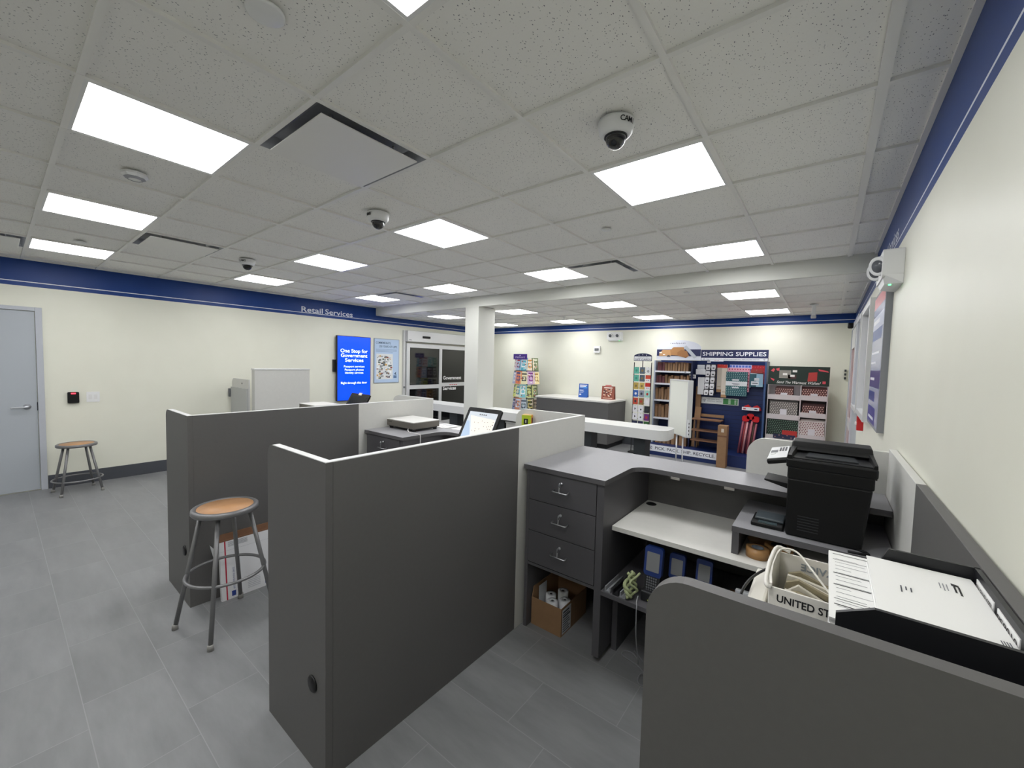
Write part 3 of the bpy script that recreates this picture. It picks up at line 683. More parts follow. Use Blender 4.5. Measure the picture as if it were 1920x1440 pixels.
# priority mail carton leaning against the far partition
t = thing('mailing_carton', 'flattened white and red PRIORITY MAIL carton leaning behind the taller stool', 'carton', (-2.070, -.535, 0), Matrix.Rotation(PI/2, 4, 'Z') @ RX(PI/2) @ RX(-.11))
pm = C_('#dadbdd'); b = B(); b.box(0, 0, -.028, .46, .40, 0, pm); b.put('carton_body', t)
b = B(); b.box(0, .40, -.028, .46, .448, -.022, kraft_d); b.box(.0, .40, -.006, .46, .41, -.0, kraft_d); b.hexa([(-.03, .30, -.02), (0, .30, -.02), (0, .30, -.012), (-.03, .30, -.012), (-.05, .40, -.02), (0, .33, -.02), (0, .33, -.012), (-.05, .40, -.012)], C_('#b9babb')); b.put('open_flap', t)
b = B(); red = C_('#b3203a'); blue = C_('#2b3f86')
b.box(.028, 0, 0, .036, .40, .0006, red); b.box(.0, .335, 0, .46, .336, .0006, C_('#a9abb0')); b.box(.45, .0, 0, .456, .40, .0006, red)
b.box(.06, .015, 0, .085, .05, .0006, blue); b.box(.27, .02, 0, .30, .055, .0008, blue)
for q in range(8): b.box(.32+q*.012, .02, 0, .327+q*.012, .10, .0006, C_('#8b93b5'))
for q in range(6): b.box(.16, .03+q*.012, 0, .24, .035+q*.012, .0006, C_('#b3b5ba'))
for q in range(5): b.box(.05, .36+q*.007, 0, .17, .363+q*.007, .0006, C_('#8f9298'))
b.put('print', t)['kind'] = 'stuff'
text('UNITED STATES POSTAL SERVICE', 0, 0, .012, 0, blue, t, 'lettering', width=.15, M=Matrix.Translation((.082, .06, .0004)) @ RZ(PI/2))
text('PRIORITY MAIL', 0, 0, .022, 0, C_('#5b6474'), t, 'lettering', width=.15, M=Matrix.Translation((.115, .06, .0004)) @ RZ(PI/2))

# ------------------------------------------------------------------ scales, screens and papers at the further stations
scale_side = mat('scale_side', '#77736c', .35, .6)
def flat_scale(x, y, label):
    t = thing('postal_scale', label, 'scale', (x, y, 1.05), group='flat steel postal scales')
    b = B()
    for (a, c) in ((.03, .03), (.36, .03), (.36, .27), (.03, .27)): b.lathe([(0, 0), (.018, 0), (.018, .014), (0, .014)], black_plastic, Matrix.Translation((a, c, 0)), 14)
    for (a, c) in ((.03, .03), (.36, .03), (.36, .27), (.03, .27)): B().lathe([(0, 0), (.018, 0), (.018, .014), (0, .014)], black_plastic, Matrix.Translation((a, c, 0)), 14).put('foot', t)
    B().box(.015, .015, .014, .375, .285, .03, black_plastic).put('chassis', t)
    B().box(.0, .0, .024, .39, .30, .078, scale_side, bev=.003).put('housing', t)
    B().box(-.001, -.001, .0785, .391, .301, .086, C_('#d6d5d1', .35), bev=.002).put('weighing_plate', t)
    B().box(.02, -.001, .058, .075, -.0002, .066, C_('#4d4a45')).put('marking', t)
    return t
flat_scale(-2.118, .80, 'flat steel scale on the middle station worktop, trailing a white cord')
flat_scale(-3.885, .80, 'flat scale on the far left worktop below the blue screen')
tag(B().tube(smooth([(-1.80, .797, 1.075), (-1.77, .775, 1.058), (-1.72, .765, 1.0545), (-1.66, .77, 1.0545), (-1.61, .76, 1.056), (-1.585, .76, 1.04), (-1.58, .76, .9), (-1.57, .8, .77)]), .0035, C_('#dcdcda')).put('cable'), 'white cord running from the flat steel scale over the worktop edge', 'cable')
def screen(x, label, lit):
    t = thing('touch_screen', label, 'screen', (x, .87, 1.04), RX(PI/2-.52), 'tilted touch screens'); t.scale = (.9, .9, .9)
    B().prism(rounded(-.2, 0, .2, .335, .018), -.022, .0, black_plastic).put('bezel', t)
    m = mat('screen_lit', '#aeb4ba', .15, emit=.35) if lit else C_('#2d2f31', .12)
    b = B(); b.box(-.168, .035, 0, .168, .295, .001, m)
    s = b.put('display', t)
    if lit:
        b = B(); b.poly([(-.14, .255), (.165, .235), (.165, .04), (-.03, .04)], .0015, mat('screen_pale', '#d8c9bf', .3, emit=.3)); b.poly([(-.166, .037), (-.05, .037), (-.13, .2), (-.166, .2)], .0012, mat('screen_blue', '#8fa3ba', .3, emit=.3))
        for q in range(22): b.box(-.07+.22*abs(math.sin(q*5.3)), .07+.14*abs(math.sin(q*2.9+1)), .0015, -.064+.22*abs(math.sin(q*5.3)), .078+.14*abs(math.sin(q*2.9+1)), .0019, C_('#57534f'))
        for q in range(4): b.box(-.04+q*.024, .265, .0015, -.025+q*.024, .278, .0019, C_('#6a6f75'))
        b.put('picture', s)['kind'] = 'stuff'
    else: B().box(-.03, .315, 0, .03, .345, .004, C_('#e8e4d4')).put('note', t, 'pale sticky note')
    B().cyl((0, .31, 0), (0, .31, .0015), .003, m=C_('#5a4d6c')).put('webcam', t)
    b = B(); b.hexa([(-.09, -.275, -.14), (.09, -.275, -.14), (.09, -.20, -.24), (-.09, -.20, -.24), (-.05, .06, -.022), (.05, .06, -.022), (.05, .16, -.022), (-.05, .16, -.022)], black_plastic); b.put('stand', t)
    return t
screen(-1.085, 'tilted touch screen showing a pale picture behind the foreground partition', True)
screen(-2.917, 'dark tilted screen with a pale note on its top edge at the far left station', False)
t = sheetstack('paper_sheets', 'white papers lying beside the flat steel scale', 'papers', -1.92, 1.15, 1.0505, .22, .20, .004, -.1, n=3)
B().box(.02, .03, .0042, .19, .032, .0046, C_('#8a8c90')).box(.02, .08, .0042, .15, .083, .0046, C_('#8a8c90')).box(.03, .12, .0042, .18, .17, .0046, C_('#bcbec2')).put('print', t)['kind'] = 'stuff'
t = sheetstack('paper_sheets', 'white sheet on the counter between the flat scale and the lit screen', 'papers', -1.64, 1.16, 1.0505, .2, .17, .002, .15, n=1)
t = thing('leaflet_box', 'small yellow-green leaflet box with dark pictures behind the foreground partition', 'box', (-.905, 1.28, 1.05), RZ(.35))
b = B(); b.box(0, 0, 0, .08, .08, .195, C_('#b5c92c')); b.box(.0, .0, .195, .08, .08, .1965, C_('#d8b77c')); b.put('carton', t)
b = B(); b.box(.018, -.001, .12, .055, 0, .165, blackm); b.box(.08, .0, 0, .081, .08, .195, C_('#e0a13a')); b.box(.081, .02, .12, .0815, .06, .17, C_('#6b2c2c')); b.put('picture', t)['kind'] = 'stuff'
B().box(.032, -.0015, .13, .041, -.001, .155, C_('#d7dac8')).put('emblem', t)

# ------------------------------------------------------------------ writing ledges in line with the column
post_m = mat('ledge_post', '#2b3033', .5)
def ledge(x0, x1, posts, label, rnd):
    t = thing('writing_ledge', label, 'ledge', (0, 0, 0), group='white writing ledges beside the column')
    B().prism(rounded(x0, 3.50, x1, 3.94, .12, rnd, 8), .775, .9, ledge_m).put('ledge_top', t)
    for px, w_ in posts: B().box(px-w_/2, 3.62, 0, px+w_/2, 3.80, .775, post_m).put('post', t)
    return t
ledge(-3.452, -.385, ((-3.06, .155), (-1.50, .155), (-.745, .15)), 'long white writing ledge with a rounded end right of the column', '0110')
ledge(-5.55, -3.767, ((-4.16, .2), (-5.3, .2)), 'shorter white writing ledge left of the column', '1001')
t = thing('floor_box', 'pale low cabinet under the white ledge just right of the column', 'cabinet', (-2.95, 3.62, 0))
B().box(.012, 0, 0, .43, .2, .715, light_lam).put('body', t); B().box(0, -.01, .715, .44, .21, .735, edge_lam).put('top', t)
# blank floor sign at the ledge end
yaw_s = math.atan2(.747, -.665)
t = thing('floor_sign', 'tall blank white sign on two thin metal legs at the ledge end', 'sign', (-.253, 3.9, 0), RZ(yaw_s))
B().box(0, -.05, .80, .50, -.0, 1.50, C_('#dddfd6', .4)).put('board', t)
b = B(); b.box(-.008, -.058, .79, .008, .006, 1.515, alu); b.box(.492, -.058, .79, .508, .006, 1.515, alu); b.box(.008, -.058, 1.5, .492, .006, 1.515, alu); b.box(.008, -.058, .79, .492, .006, .80, alu); b.put('frame', t)
for x in (.13, .30): B().cyl((x, -.025, .02), (x, -.025, .80), .009, m=steel).put('leg', t)
B().box(.05, -.17, 0, .40, .12, .02, steel, bev=.004).put('foot', t)
h_ = B().box(-.034, -.02, .80, -.008, .0, 1.02, C_('#d9dbdd')); [h_.box(-.0345, -.016, .83+q*.045, -.034, -.006, .85+q*.045, blackm) for q in range(4)]; h_.put('label_strip', t)

# ------------------------------------------------------------------ kiosk counter at the back wall with two leaflets stands
t = thing('side_counter', 'dark grey counter with a white top against the back wall', 'counter', (-3.99, 6.0, 0))
B().box(0, 0, .10, 1.72, .86, .93, dark_lam, bev=.003).put('body', t)
B().box(.05, .10, 0, 1.67, .86, .10, C_('#1c1c1e')).put('plinth', t)
B().box(-.02, -.02, .93, 1.74, .86, .965, desk_lam, bev=.003).put('top', t)
def tent(x, y, w_, h_, col, label, rot, grp):
    t = thing('leaflet_stand', label, 'leaflet stand', (x, y, .966), RZ(rot))
    th = .16
    for s in (0, 1):
        M = (RZ(PI) @ Matrix.Translation((-w_, -.12, 0)) if s else Matrix()) @ Matrix.Rotation(PI/2-th, 4, 'X')
        B().box(0, 0, -.004, w_, h_, 0, C_(col), M=M).put('panel', t)
    return t, Matrix.Rotation(PI/2-th, 4, 'X')
t, M = tent(-3.17, 6.42, .20, .30, '#1f56a8', 'blue leaflet stand with white lettering on the white-topped counter', .25, None)
b = B()
for v, w1, h1, c in ((.262, .16, .016, '#ffffff'), (.236, .14, .014, '#ffffff'), (.16, .09, .006, '#dfe6f2'), (.145, .08, .006, '#dfe6f2'), (.13, .1, .006, '#dfe6f2'), (.10, .085, .006, '#dfe6f2'), (.05, .04, .03, '#dfe6f2'), (.215, .1, .006, '#c5d6ee')): b.box(.018, v, 0, .018+w1, v+h1, .001, C_(c), M=M)
b.box(.10, .20, 0, .18, .235, .0012, C_('#3f8ad8'), M=M); b.put('print', t)['kind'] = 'stuff'
t, M = tent(-2.62, 6.40, .27, .28, '#8d4a38', 'dark red leaflet stand with a white heading on the white-topped counter', .1, None)
b = B()
for v, w1, h1, c in ((.235, .18, .018, '#f0e6dc'), (.02, .2, .014, '#dcb9a4')): b.box(.135-w1/2, v, 0, .135+w1/2, v+h1, .001, C_(c), M=M)
random.seed(5)
for q in range(40):
    rx, ry = .04+.16*random.random(), .05+.15*random.random(); b.box(rx, ry, 0, rx+.026, ry+.022, .001+.00005*q, C_(('#e4cdb8', '#6e2f28', '#b98467', '#3b2a2a')[q % 4]), M=M)
b.box(.07, .275, 0, .2, .305, .001, C_('#c4706a'), M=M); b.put('print', t)['kind'] = 'stuff'

# ------------------------------------------------------------------ greeting card spinner
SPX, SPY = -4.50, 6.33
t = thing('card_spinner', 'revolving wire greeting card rack with a purple sign by the column', 'display rack', (SPX, SPY, 0))
B().cyl((0, 0, .03), (0, 0, 1.78), .018, m=black_plastic).put('pole', t)
B().lathe([(0, 0), (.28, 0), (.28, .02), (.03, .035), (0, .035)], black_plastic, None, 32).put('base', t)
for z in (.28, .58, .90, 1.20, 1.50):
    b = B(); b.tube([(.27*math.cos(q*PI/16), .27*math.sin(q*PI/16), z) for q in range(32)], .005, black_plastic, 5, True)
    for q in range(4): b.cyl((0, 0, z), (.27*math.cos(q*PI/2), .27*math.sin(q*PI/2), z), .004, m=black_plastic, seg=5)
    b.put('wire_tier', t)
sg = B().box(-.19, -.30, 1.765, .19, -.285, 1.89, C_('#4a2b8c')).put('sign_board', t, 'purple sign board')
text('Hallmark', 0, .02, .05, .0, C_('#d8cdf0'), sg, 'lettering', width=.28, shear=.3, align='CENTER', M=Matrix.Translation((0, -.3005, 1.775)) @ RX(PI/2))
B().poly([(-.02, .0), (.02, .0), (.026, .02), (.01, .01), (0, .024), (-.01, .01), (-.026, .02)], 0, C_('#d8cdf0')).put('crown_emblem', sg).matrix_world = Matrix.Translation((SPX, SPY-.3008, 1.848)) @ RX(PI/2)
cards = [
 [('#8fc4c4', '#e6e3d8'), ('#e3d5d0', '#b9707a'), ('#bcd0e4', '#c23b4c'), ('#57b0c4', '#ecf0ee'), ('#ecd9c2', '#c98a3a'), ('#6f7c59', '#d7d9c2'), ('#c6d6c2', '#5b8a70')],
 [('#46323e', '#b9a7b0'), ('#a9b8d6', '#f0f0f0'), ('#e8895d', '#2c4a8c'), ('#e6e0b5', '#3a3a38'), ('#c6a8cc', '#7a2c7c'), ('#e5d5a0', '#9b7434'), ('#8a8680', '#dadada')],
 [('#2c2a5c', '#8a86c4'), ('#d6e05a', '#2b2b33'), ('#e9e9d0', '#4c8ca0'), ('#7cc4d0', '#f2f2f2'), ('#c9cd86', '#4d5a33'), ('#5f6a4a', '#c4c8a0'), ('#d6d0c0', '#8a6a4a')],
 [('#d8a44a', '#5a3b2c'), ('#8f9ec4', '#20243a'), ('#d08a6a', '#c8d4e6'), ('#b7c4cc', '#3c4a5a'), ('#4a4c2a', '#d6c67c'), ('#c7b4a0', '#5c4c44'), ('#a0886c', '#e6dccc')]]
cn = {'#8fc4c4': 'teal', '#e3d5d0': 'pale pink', '#bcd0e4': 'light blue', '#57b0c4': 'turquoise', '#ecd9c2': 'cream', '#6f7c59': 'olive', '#c6d6c2': 'mint', '#46323e': 'dark plum', '#a9b8d6': 'lavender blue', '#e8895d': 'orange', '#e6e0b5': 'pale yellow', '#c6a8cc': 'lilac', '#e5d5a0': 'straw', '#8a8680': 'grey', '#2c2a5c': 'navy', '#d6e05a': 'lime', '#e9e9d0': 'ivory', '#7cc4d0': 'aqua', '#c9cd86': 'khaki', '#5f6a4a': 'moss green', '#d6d0c0': 'beige', '#d8a44a': 'ochre', '#8f9ec4': 'periwinkle', '#d08a6a': 'coral', '#b7c4cc': 'silver blue', '#4a4c2a': 'dark olive', '#c7b4a0': 'sand', '#a0886c': 'tan'}
ang = [-2.75, -2.2, -1.72, -1.25, -.75, -.3, -3.2]
tn = ['top', 'second', 'third', 'lowest']
for r_, row in enumerate(cards):
    for c_, (ca, cb) in enumerate(row):
        a = ang[c_]+.08*(r_ % 2); R_ = .315+.02*(r_ % 2); z = 1.50-.31*r_; h_ = .275+.02*((r_+c_) % 2)
        M = Matrix.Translation((SPX+R_*math.cos(a), SPY+R_*math.sin(a), z+.012)) @ RZ(a+PI/2) @ RX(PI/2-.12)
        g = B(); g.box(-.09, 0, -.012, .09, h_, 0, C_(ca)); g.box(-.05, h_*.25, 0, .05, h_*.62, .001, C_(cb)); g.box(-.06, h_*.78, 0, .06, h_*.9, .001, C_(cb))
        g.prism([(.04*math.cos(q*PI/4), h_*.45+.04*math.sin(q*PI/4)) for q in range(8)], .001, .0018, C_(ca))
        for q in range(7): rx, ry = random.uniform(-.07, .045), random.uniform(.02, h_-.05); g.box(rx, ry, 0, rx+random.uniform(.015, .04), ry+random.uniform(.008, .035), .002+.0001*q, C_(random.choice(['#f2f0ea', '#2e2e3a', ca, cb, '#d9d2bc', '#5a6c8a', '#b4564a', '#6d8a5c'])))
        o = g.put('greeting_card'); o.matrix_world = M
        tag(o, '%s greeting card in the %s tier of the revolving rack' % (cn[ca], tn[r_]), 'greeting card', 'greeting cards on the revolving rack')

# ------------------------------------------------------------------ gift card rack
GX, GY = -1.85, 6.17
t = thing('gift_card_rack', 'narrow black wire rack of gift cards with an arched GIFT CARDS sign', 'display rack', (GX, GY, 0))
b = B()
for x in (.0, .335): b.box(x, 0, .03, x+.012, .012, 1.75, blackm)
b.box(.165, .0, 1.66, .177, .012, 1.78, blackm)
for q in range(9): b.box(0, -.004, 1.745-q*.148-.19, .347, .012, 1.745-q*.148-.185, blackm)
b.put('frame', t); B().box(-.02, -.10, 0, .30, .06, .03, blackm, bev=.005).put('base', t)
P = [(0, 0), (.345, 0), (.345, .09)] + [(.1725+.1725*math.cos(a), .09+.058*math.sin(a)) for a in [q*PI/12 for q in range(1, 12)]] + [(0, .09)]
s_ = B().prism(P, -.006, 0, C_('#20264a'), Matrix.Translation((0, -.01, 1.775)) @ RX(PI/2)).box(.008, -.0125, 1.785, .337, -.0105, 1.865, C_('#e2e4e8')).put('sign_board', t)
text('GIFT CARDS', 0, 0, .034, 0, C_('#20264a'), s_, 'lettering', width=.31, align='CENTER', bold=.01, M=Matrix.Translation((.172, -.013, 1.792)) @ RX(PI/2))
text('CELEBRATE WITH', 0, 0, .012, 0, C_('#20264a'), s_, 'lettering', width=.2, align='CENTER', M=Matrix.Translation((.172, -.013, 1.845)) @ RX(PI/2))
b = B()
for x in (.1, .172, .244): b.lathe([(0, 0), (.009, 0), (.009, .001), (0, .001)], C_('#e8e8ee'), Matrix.Translation((x, -.0165, 1.888+(.006 if x == .172 else 0))) @ RX(PI/2), 5)
b.put('star', s_)['kind'] = 'stuff'
gc = [[('teal', '#5bb19c'), ('slate', '#4f5f6e'), ('white eight-shaped', '#dadcdc')], [('teal', '#57b09a'), ('slate', '#4c5c6b'), ('red and white', '#cf4a30')], [('gold', '#b59b48'), ('patterned gold', '#c6ac5a'), ('red', '#c5281f')], [('blue', '#2b5cab'), ('grey', '#8d93a2'), ('mint', '#9fd0c4')], [('brick red', '#b8452f'), ('brown', '#8a6a3c'), ('white and red', '#e3dfe0')], [('white arrow', '#dcdcdf'), ('plain white', '#e2e2e6'), ('black', '#232429')], [('white arrow', '#dcdcdf'), ('plain white', '#e2e2e6'), ('purple', '#6b2c74')], [('navy', '#1d2546'), ('dark navy', '#262c4c'), ('green and navy', '#3c6a3a')]]
on = ['top', 'second', 'third', 'fourth', 'fifth', 'sixth', 'seventh', 'lowest']
for r_, row in enumerate(gc):
    for c_, (nm, c) in enumerate(row):
        g = B(); g.box(0, 0, -.012, .094, .128, 0, C_(c, .3)); acc = C_(('#e6e6e6', '#2b2f3a', '#a8322a')[(r_+c_) % 3] if c not in ('#dadcdc',) else '#232429')
        if c_ == 2 and r_ in (1, 2): g.box(0, 0, 0, .094, .055, .0008, C_('#e6e4e4')); g.box(.02, .02, .0008, .035, .035, .0014, C_('#b8242a')); g.box(.05, .02, .0008, .065, .035, .0014, C_('#2c4a8c'))
        elif nm.startswith('white arrow'): g.poly([(.035, .04), (.065, .065), (.035, .09)], .001, C_('#3a3c42'))
        elif nm.startswith('plain'): g.prism([(.047+.016*math.cos(q*PI/5), .055+.018*math.sin(q*PI/5)) for q in range(10)], 0, .001, C_('#3d4a48'))
        elif nm.startswith('white eight'): g.prism([(.047+.02*math.cos(q*PI/6), .05+.022*math.sin(q*PI/6)) for q in range(12)], 0, .001, C_('#3a3c42')).prism([(.047+.01*math.cos(q*PI/6), .05+.012*math.sin(q*PI/6)) for q in range(12)], .001, .0015, C_('#dadcdc'))
        else: g.prism([(.047+.022*math.cos(q*PI/4), .062+.026*math.sin(q*PI/4)) for q in range(8)], 0, .001, acc if r_ > 2 else C_('#3a8f7c' if c_ == 0 and r_ < 2 else '#7d6a40'))
        g.box(.04, .118, 0, .054, .124, .001, C_('#30323a'))
        o = g.put('gift_card'); o.matrix_world = Matrix.Translation((GX+.012+c_*.113, GY-.008, 1.660-.148*r_-.128)) @ RX(PI/2-.05)
        tag(o, '%s gift card in the %s row of the gift card rack' % (nm, on[r_]), 'gift card', 'gift cards on the wire rack')

# ------------------------------------------------------------------ shipping supplies wall unit
navy = C_('#17224f', .45)
t = thing('supply_display', 'navy SHIPPING SUPPLIES wall unit with shelves and slatted panel', 'display unit', (0, 0, 0))
b = B(); b.box(-1.54, 6.80, 0, .31, 6.86, 1.81, metal_blue)
for q in range(21): b.box(-.86, 6.796, .22+q*.076, .28, 6.80, .226+q*.076, C_('#0c1a3e'))
b.put('back_panel', t)
B().box(-1.54, 6.25, 0, .31, 6.80, .195, metal_blue).put('plinth', t)
B().box(.285, 6.44, .195, .312, 6.80, 1.80, C_('#35507c', .4)).put('side_upright', t)
B().box(-1.555, 6.46, .195, -1.53, 6.80, 1.80, C_('#a9b3c4', .4)).put('side_upright', t)
B().box(-.885, 6.50, .195, -.865, 6.80, 1.80, C_('#0f1c44')).put('side_upright', t)
for z in (1.60, 1.365, 1.045, .70):
    s_ = B().box(-1.53, 6.46, z-.006, -.886, 6.80, z, C_('#b7bcc6')).put('shelf', t)
    B().box(-1.535, 6.452, z-.03, -.884, 6.46, z+.002, C_('#d6dae2')).box(-.99, 6.4512, z-.02, -.955, 6.452, z-.006, C_('#3a3f4c')).put('price_strip', s_)
hd = B().box(-.712, 6.44, 1.808, .325, 6.46, 2.0, C_('#1c2450')).box(-.705, 6.4385, 1.812, .318, 6.44, 1.858, C_('#dfe3ea')).put('header_sign', t)
MF = Matrix.Translation((0, 6.4395, 0)) @ RX(PI/2)
text('SHIPPING SUPPLIES', -.685, 1.895, .072, 0, C_('#eef0f4'), hd, 'lettering', width=.98, bold=.008, M=MF)
text('Stay sustainable with ReadyPost boxes made from 100% recycled materials', -.62, 1.828, .018, .0016, C_('#2c3556'), hd, 'lettering', width=.82, M=MF)
def recyc(parent, x, z, y, r=.018):
    b = B()
    for k in range(3):
        a0 = k*2*PI/3
        P = [(r*math.cos(a0+q*.25), r*math.sin(a0+q*.25)) for q in range(7)]; P += [(r*.7*math.cos(a0+q*.25), r*.7*math.sin(a0+q*.25)) for q in range(6, -1, -1)]
        b.prism(P, 0, .001, C_('#2c3556'), Matrix.Translation((x, y, z)) @ RX(PI/2))
    b.prism([(r*.35*math.cos(q*PI/3), r*.35*math.sin(q*PI/3)) for q in range(6)], 0, .001, C_('#2c3556'), Matrix.Translation((x, y, z)) @ RX(PI/2))
    o = b.put('recycling_emblem', parent); o['kind'] = 'stuff'
recyc(hd, -.66, 1.835, 6.438, .014); recyc(hd, .27, 1.835, 6.438, .014)
P = [(-1.511, 1.815), (-.716, 1.815), (-.716, 2.03)] + [(-1.1135+.3975*math.cos(a), 2.03+.15*math.sin(a)) for a in [q*PI/14 for q in range(1, 14)]] + [(-1.511, 2.03)]
ar = B().prism(P, 0, .012, C_('#d6dae4'), Matrix.Translation((0, 6.452, 0)) @ RX(PI/2)).box(-1.508, 6.438, 1.885, -.72, 6.44, 2.008, C_('#1c2450')).put('arch_sign', t, 'arched white and navy sign with pictured cartons')
text('readypost', -1.26, 2.115, .026, 0, C_('#33305c'), ar, 'lettering', width=.27, bold=.01, M=Matrix.Translation((0, 6.4395, 0)) @ RX(PI/2), spacing=1.2)
b = B(); MF2 = Matrix.Translation((0, 6.437, 0)) @ RX(PI/2)
for pts_, c, dz in (([(-1.46, 1.88), (-1.24, 1.89), (-1.24, 2.0), (-1.4, 2.0), (-1.46, 1.93)], '#c39566', 0), ([(-1.26, 1.99), (-1.2, 2.05), (-1.02, 2.05), (-1.0, 1.99), (-1.08, 1.89), (-1.24, 1.9)], '#b07f4e', .001), ([(-1.12, 1.89), (-.97, 1.85), (-.92, 1.89), (-.96, 1.98), (-1.06, 2.0), (-1.13, 1.95)], '#a06f42', .002), ([(-1.02, 2.05), (-.97, 2.08), (-.78, 1.87), (-.83, 1.84)], '#b9c0c8', .003), ([(-1.46, 1.935), (-1.41, 1.935), (-1.41, 1.96), (-1.46, 1.96)], '#efe9e2', .003), ([(-1.39, 1.90), (-1.35, 1.90), (-1.35, 1.92), (-1.39, 1.92)], '#efe9e2', .003), ([(-1.32, 1.87), (-1.25, 1.87), (-1.27, 1.90), (-1.3, 1.9)], '#4a4a52', .004)):
    b.prism(pts_, dz, dz+.001, C_(c), MF2)
b.put('carton_picture', ar)['kind'] = 'stuff'
pk = B().box(-1.54, 6.238, .075, -.225, 6.249, .195, C_('#dfe2e8')).put('base_sign', t)
text('PICK. PACK. SHIP. RECYCLE.', -1.40, .11, .058, 0, C_('#23283c'), pk, 'lettering', width=1.04, bold=.008, M=Matrix.Translation((0, 6.2375, 0)) @ RX(PI/2))
recyc(pk, -1.48, .135, 6.2375, .03); recyc(pk, -.29, .135, 6.2375, .03)
gs = B().box(-.745, 6.775, 1.01, -.125, 6.79, 1.13, C_('#dfe4e4')).put('green_sign', t, 'white and green sign strip')
text('SHIP GREEN WITH', -.64, 1.085, .018, 0, C_('#3a4a54'), gs, 'lettering', width=.2, M=Matrix.Translation((0, 6.7745, 0)) @ RX(PI/2))
text('READYPOST MAILERS', -.64, 1.05, .018, 0, C_('#3a4a54'), gs, 'lettering', width=.24, M=Matrix.Translation((0, 6.7745, 0)) @ RX(PI/2))
recyc(gs, -.695, 1.07, 6.7745, .025)
b = B(); b.box(-.375, 6.772, 1.018, -.14, 6.775, 1.12, C_('#3f8a4a'))
for q in range(4): b.box(-.29, 6.7712, 1.028+q*.024, -.25, 6.772, 1.042+q*.024, C_('#cfe3cf')); b.box(-.19, 6.7712, 1.028+q*.024, -.16, 6.772, 1.042+q*.024, C_('#cfe3cf'))
b.put('price_table', gs)['kind'] = 'stuff'
B().box(-.66, 6.70, 1.83-.06, -.6, 6.705, 1.80, C_('#dfe1e6')).put('price_tag', t)
tg = B().box(-.56, 6.43, 1.795, -.34, 6.436, 1.835, C_('#dfe1e6')).put('price_tag', t); text('REUSE', -.45, 1.806, .014, 0, C_('#c0504a'), tg, 'lettering', width=.08, align='CENTER', M=Matrix.Translation((0, 6.4295, 0)) @ RX(PI/2))

# folded kraft cartons on the four shelves
def kraft_row(z, x0, x1, n, h, shelf, maroon=0, skip=()):
    first = None
    for q in range(n):
        if q in skip: continue
        w_ = (x1-x0)/n; x = x0+q*w_; key = (n, maroon > q)
        hh = h*(.92+.08*math.sin(q*2.7+z*9)); m_ = mat('maroon_board', '#5f3338', .7, var=.15) if q < maroon else (kraft, mat('kraft_mid', '#7c6048', .8, var=.15, scale=25))[q % 2]
        lean = .04*math.sin(q*3.3+z*5)
        b = B(); b.hexa([(.003, 0, 0), (w_*.86, 0, 0), (w_*.86, .22, 0), (.003, .22, 0), (.003+hh*lean, 0, hh), (w_*.86+hh*lean, 0, hh), (w_*.86+hh*lean, .22, hh), (.003+hh*lean, .22, hh)], m_)
        o = b.put('folded_carton'); o.location = (x, 6.50+.008*math.sin(q*5.1), z+.001)
        tag(o, '%s folded shipping carton standing on the %s shelf of the navy unit' % ('maroon' if q < maroon else 'brown', shelf), 'carton', '%s cartons on the %s shelf' % ('maroon' if q < maroon else 'brown', shelf))
        tape_ = B().box(.004+hh*lean, -.001, hh*.9, w_*.85+hh*lean, .0, hh*.97, kraft_d).put('tape_strip', o)
kraft_row(1.60, -1.51, -.93, 12, .17, 'top', 3)
kraft_row(1.365, -1.52, -.91, 11, .16, 'second', 3)
kraft_row(1.045, -1.52, -.92, 11, .24, 'third')
kraft_row(.70, -1.52, -.90, 10, .26, 'fourth')
kraft_row(.1955, -1.50, -.90, 8, .30, 'lowest')
tag(B().box(-1.30, 6.448, .33, -1.20, 6.450, .40, C_('#e6e6e6')).box(-1.24, 6.449, .34, -1.22, 6.60, .345, C_('#e6e6e6')).put('price_tag'), 'small white price tag on the cartons under the ledge end', 'tag') if False else None
# long flat mailing boxes standing in the unit
for q, (x, y, w_, h_, a, l) in enumerate(((-.83, 6.70, .085, 1.33, 0, 'tallest narrow brown box standing against the navy slat panel'), (-.86, 6.56, .10, .95, .06, 'narrow brown box leaning in front of the tallest one'))):
    o = B().box(0, 0, 0, w_, .05, h_-.2, kraft).box(.02, -.001, h_*.5, .05, 0, h_*.53, kraft_d).put('long_box'); o.matrix_world = Matrix.Translation((x+.02*(a > 0), y, .196+(.008 if a else 0))) @ RY(a); tag(o, l, 'box', 'tall brown boxes in the navy unit')
M_ = Matrix()
o = B().box(-.305, 6.06, 0, -.165, 6.225, .71, kraft).box(-.306, 6.059, .52, -.164, 6.06, .545, kraft_d).box(-.25, 6.0585, .6, -.21, 6.06, .66, C_('#cfc3b4')).put('large_carton'); tag(o, 'large brown carton standing upright at the end of the navy unit base', 'carton')
tr = thing('carton_stack', 'flat brown cartons stacked on brackets low in the navy unit', 'cartons', (-.80, 6.32, .196))
for z in (.16, .34, .54): B().box(-.0, 0, z, .49, .22, z+.02, kraft_d).put('flat_carton', tr)
[B().box(x, .225, 0, x+.02, .47, .56, C_('#0f1c44')).put('bracket', tr) for x in (.02, .44)]
o = B().box(0, 0, 0, .40, .03, .05, kraft).put('long_box'); o.matrix_world = Matrix.Translation((-.70, 6.74, .80)); tag(o, 'long flat brown box lying across the navy slat panel', 'box')
o.location = (-.72, 6.60, .777)
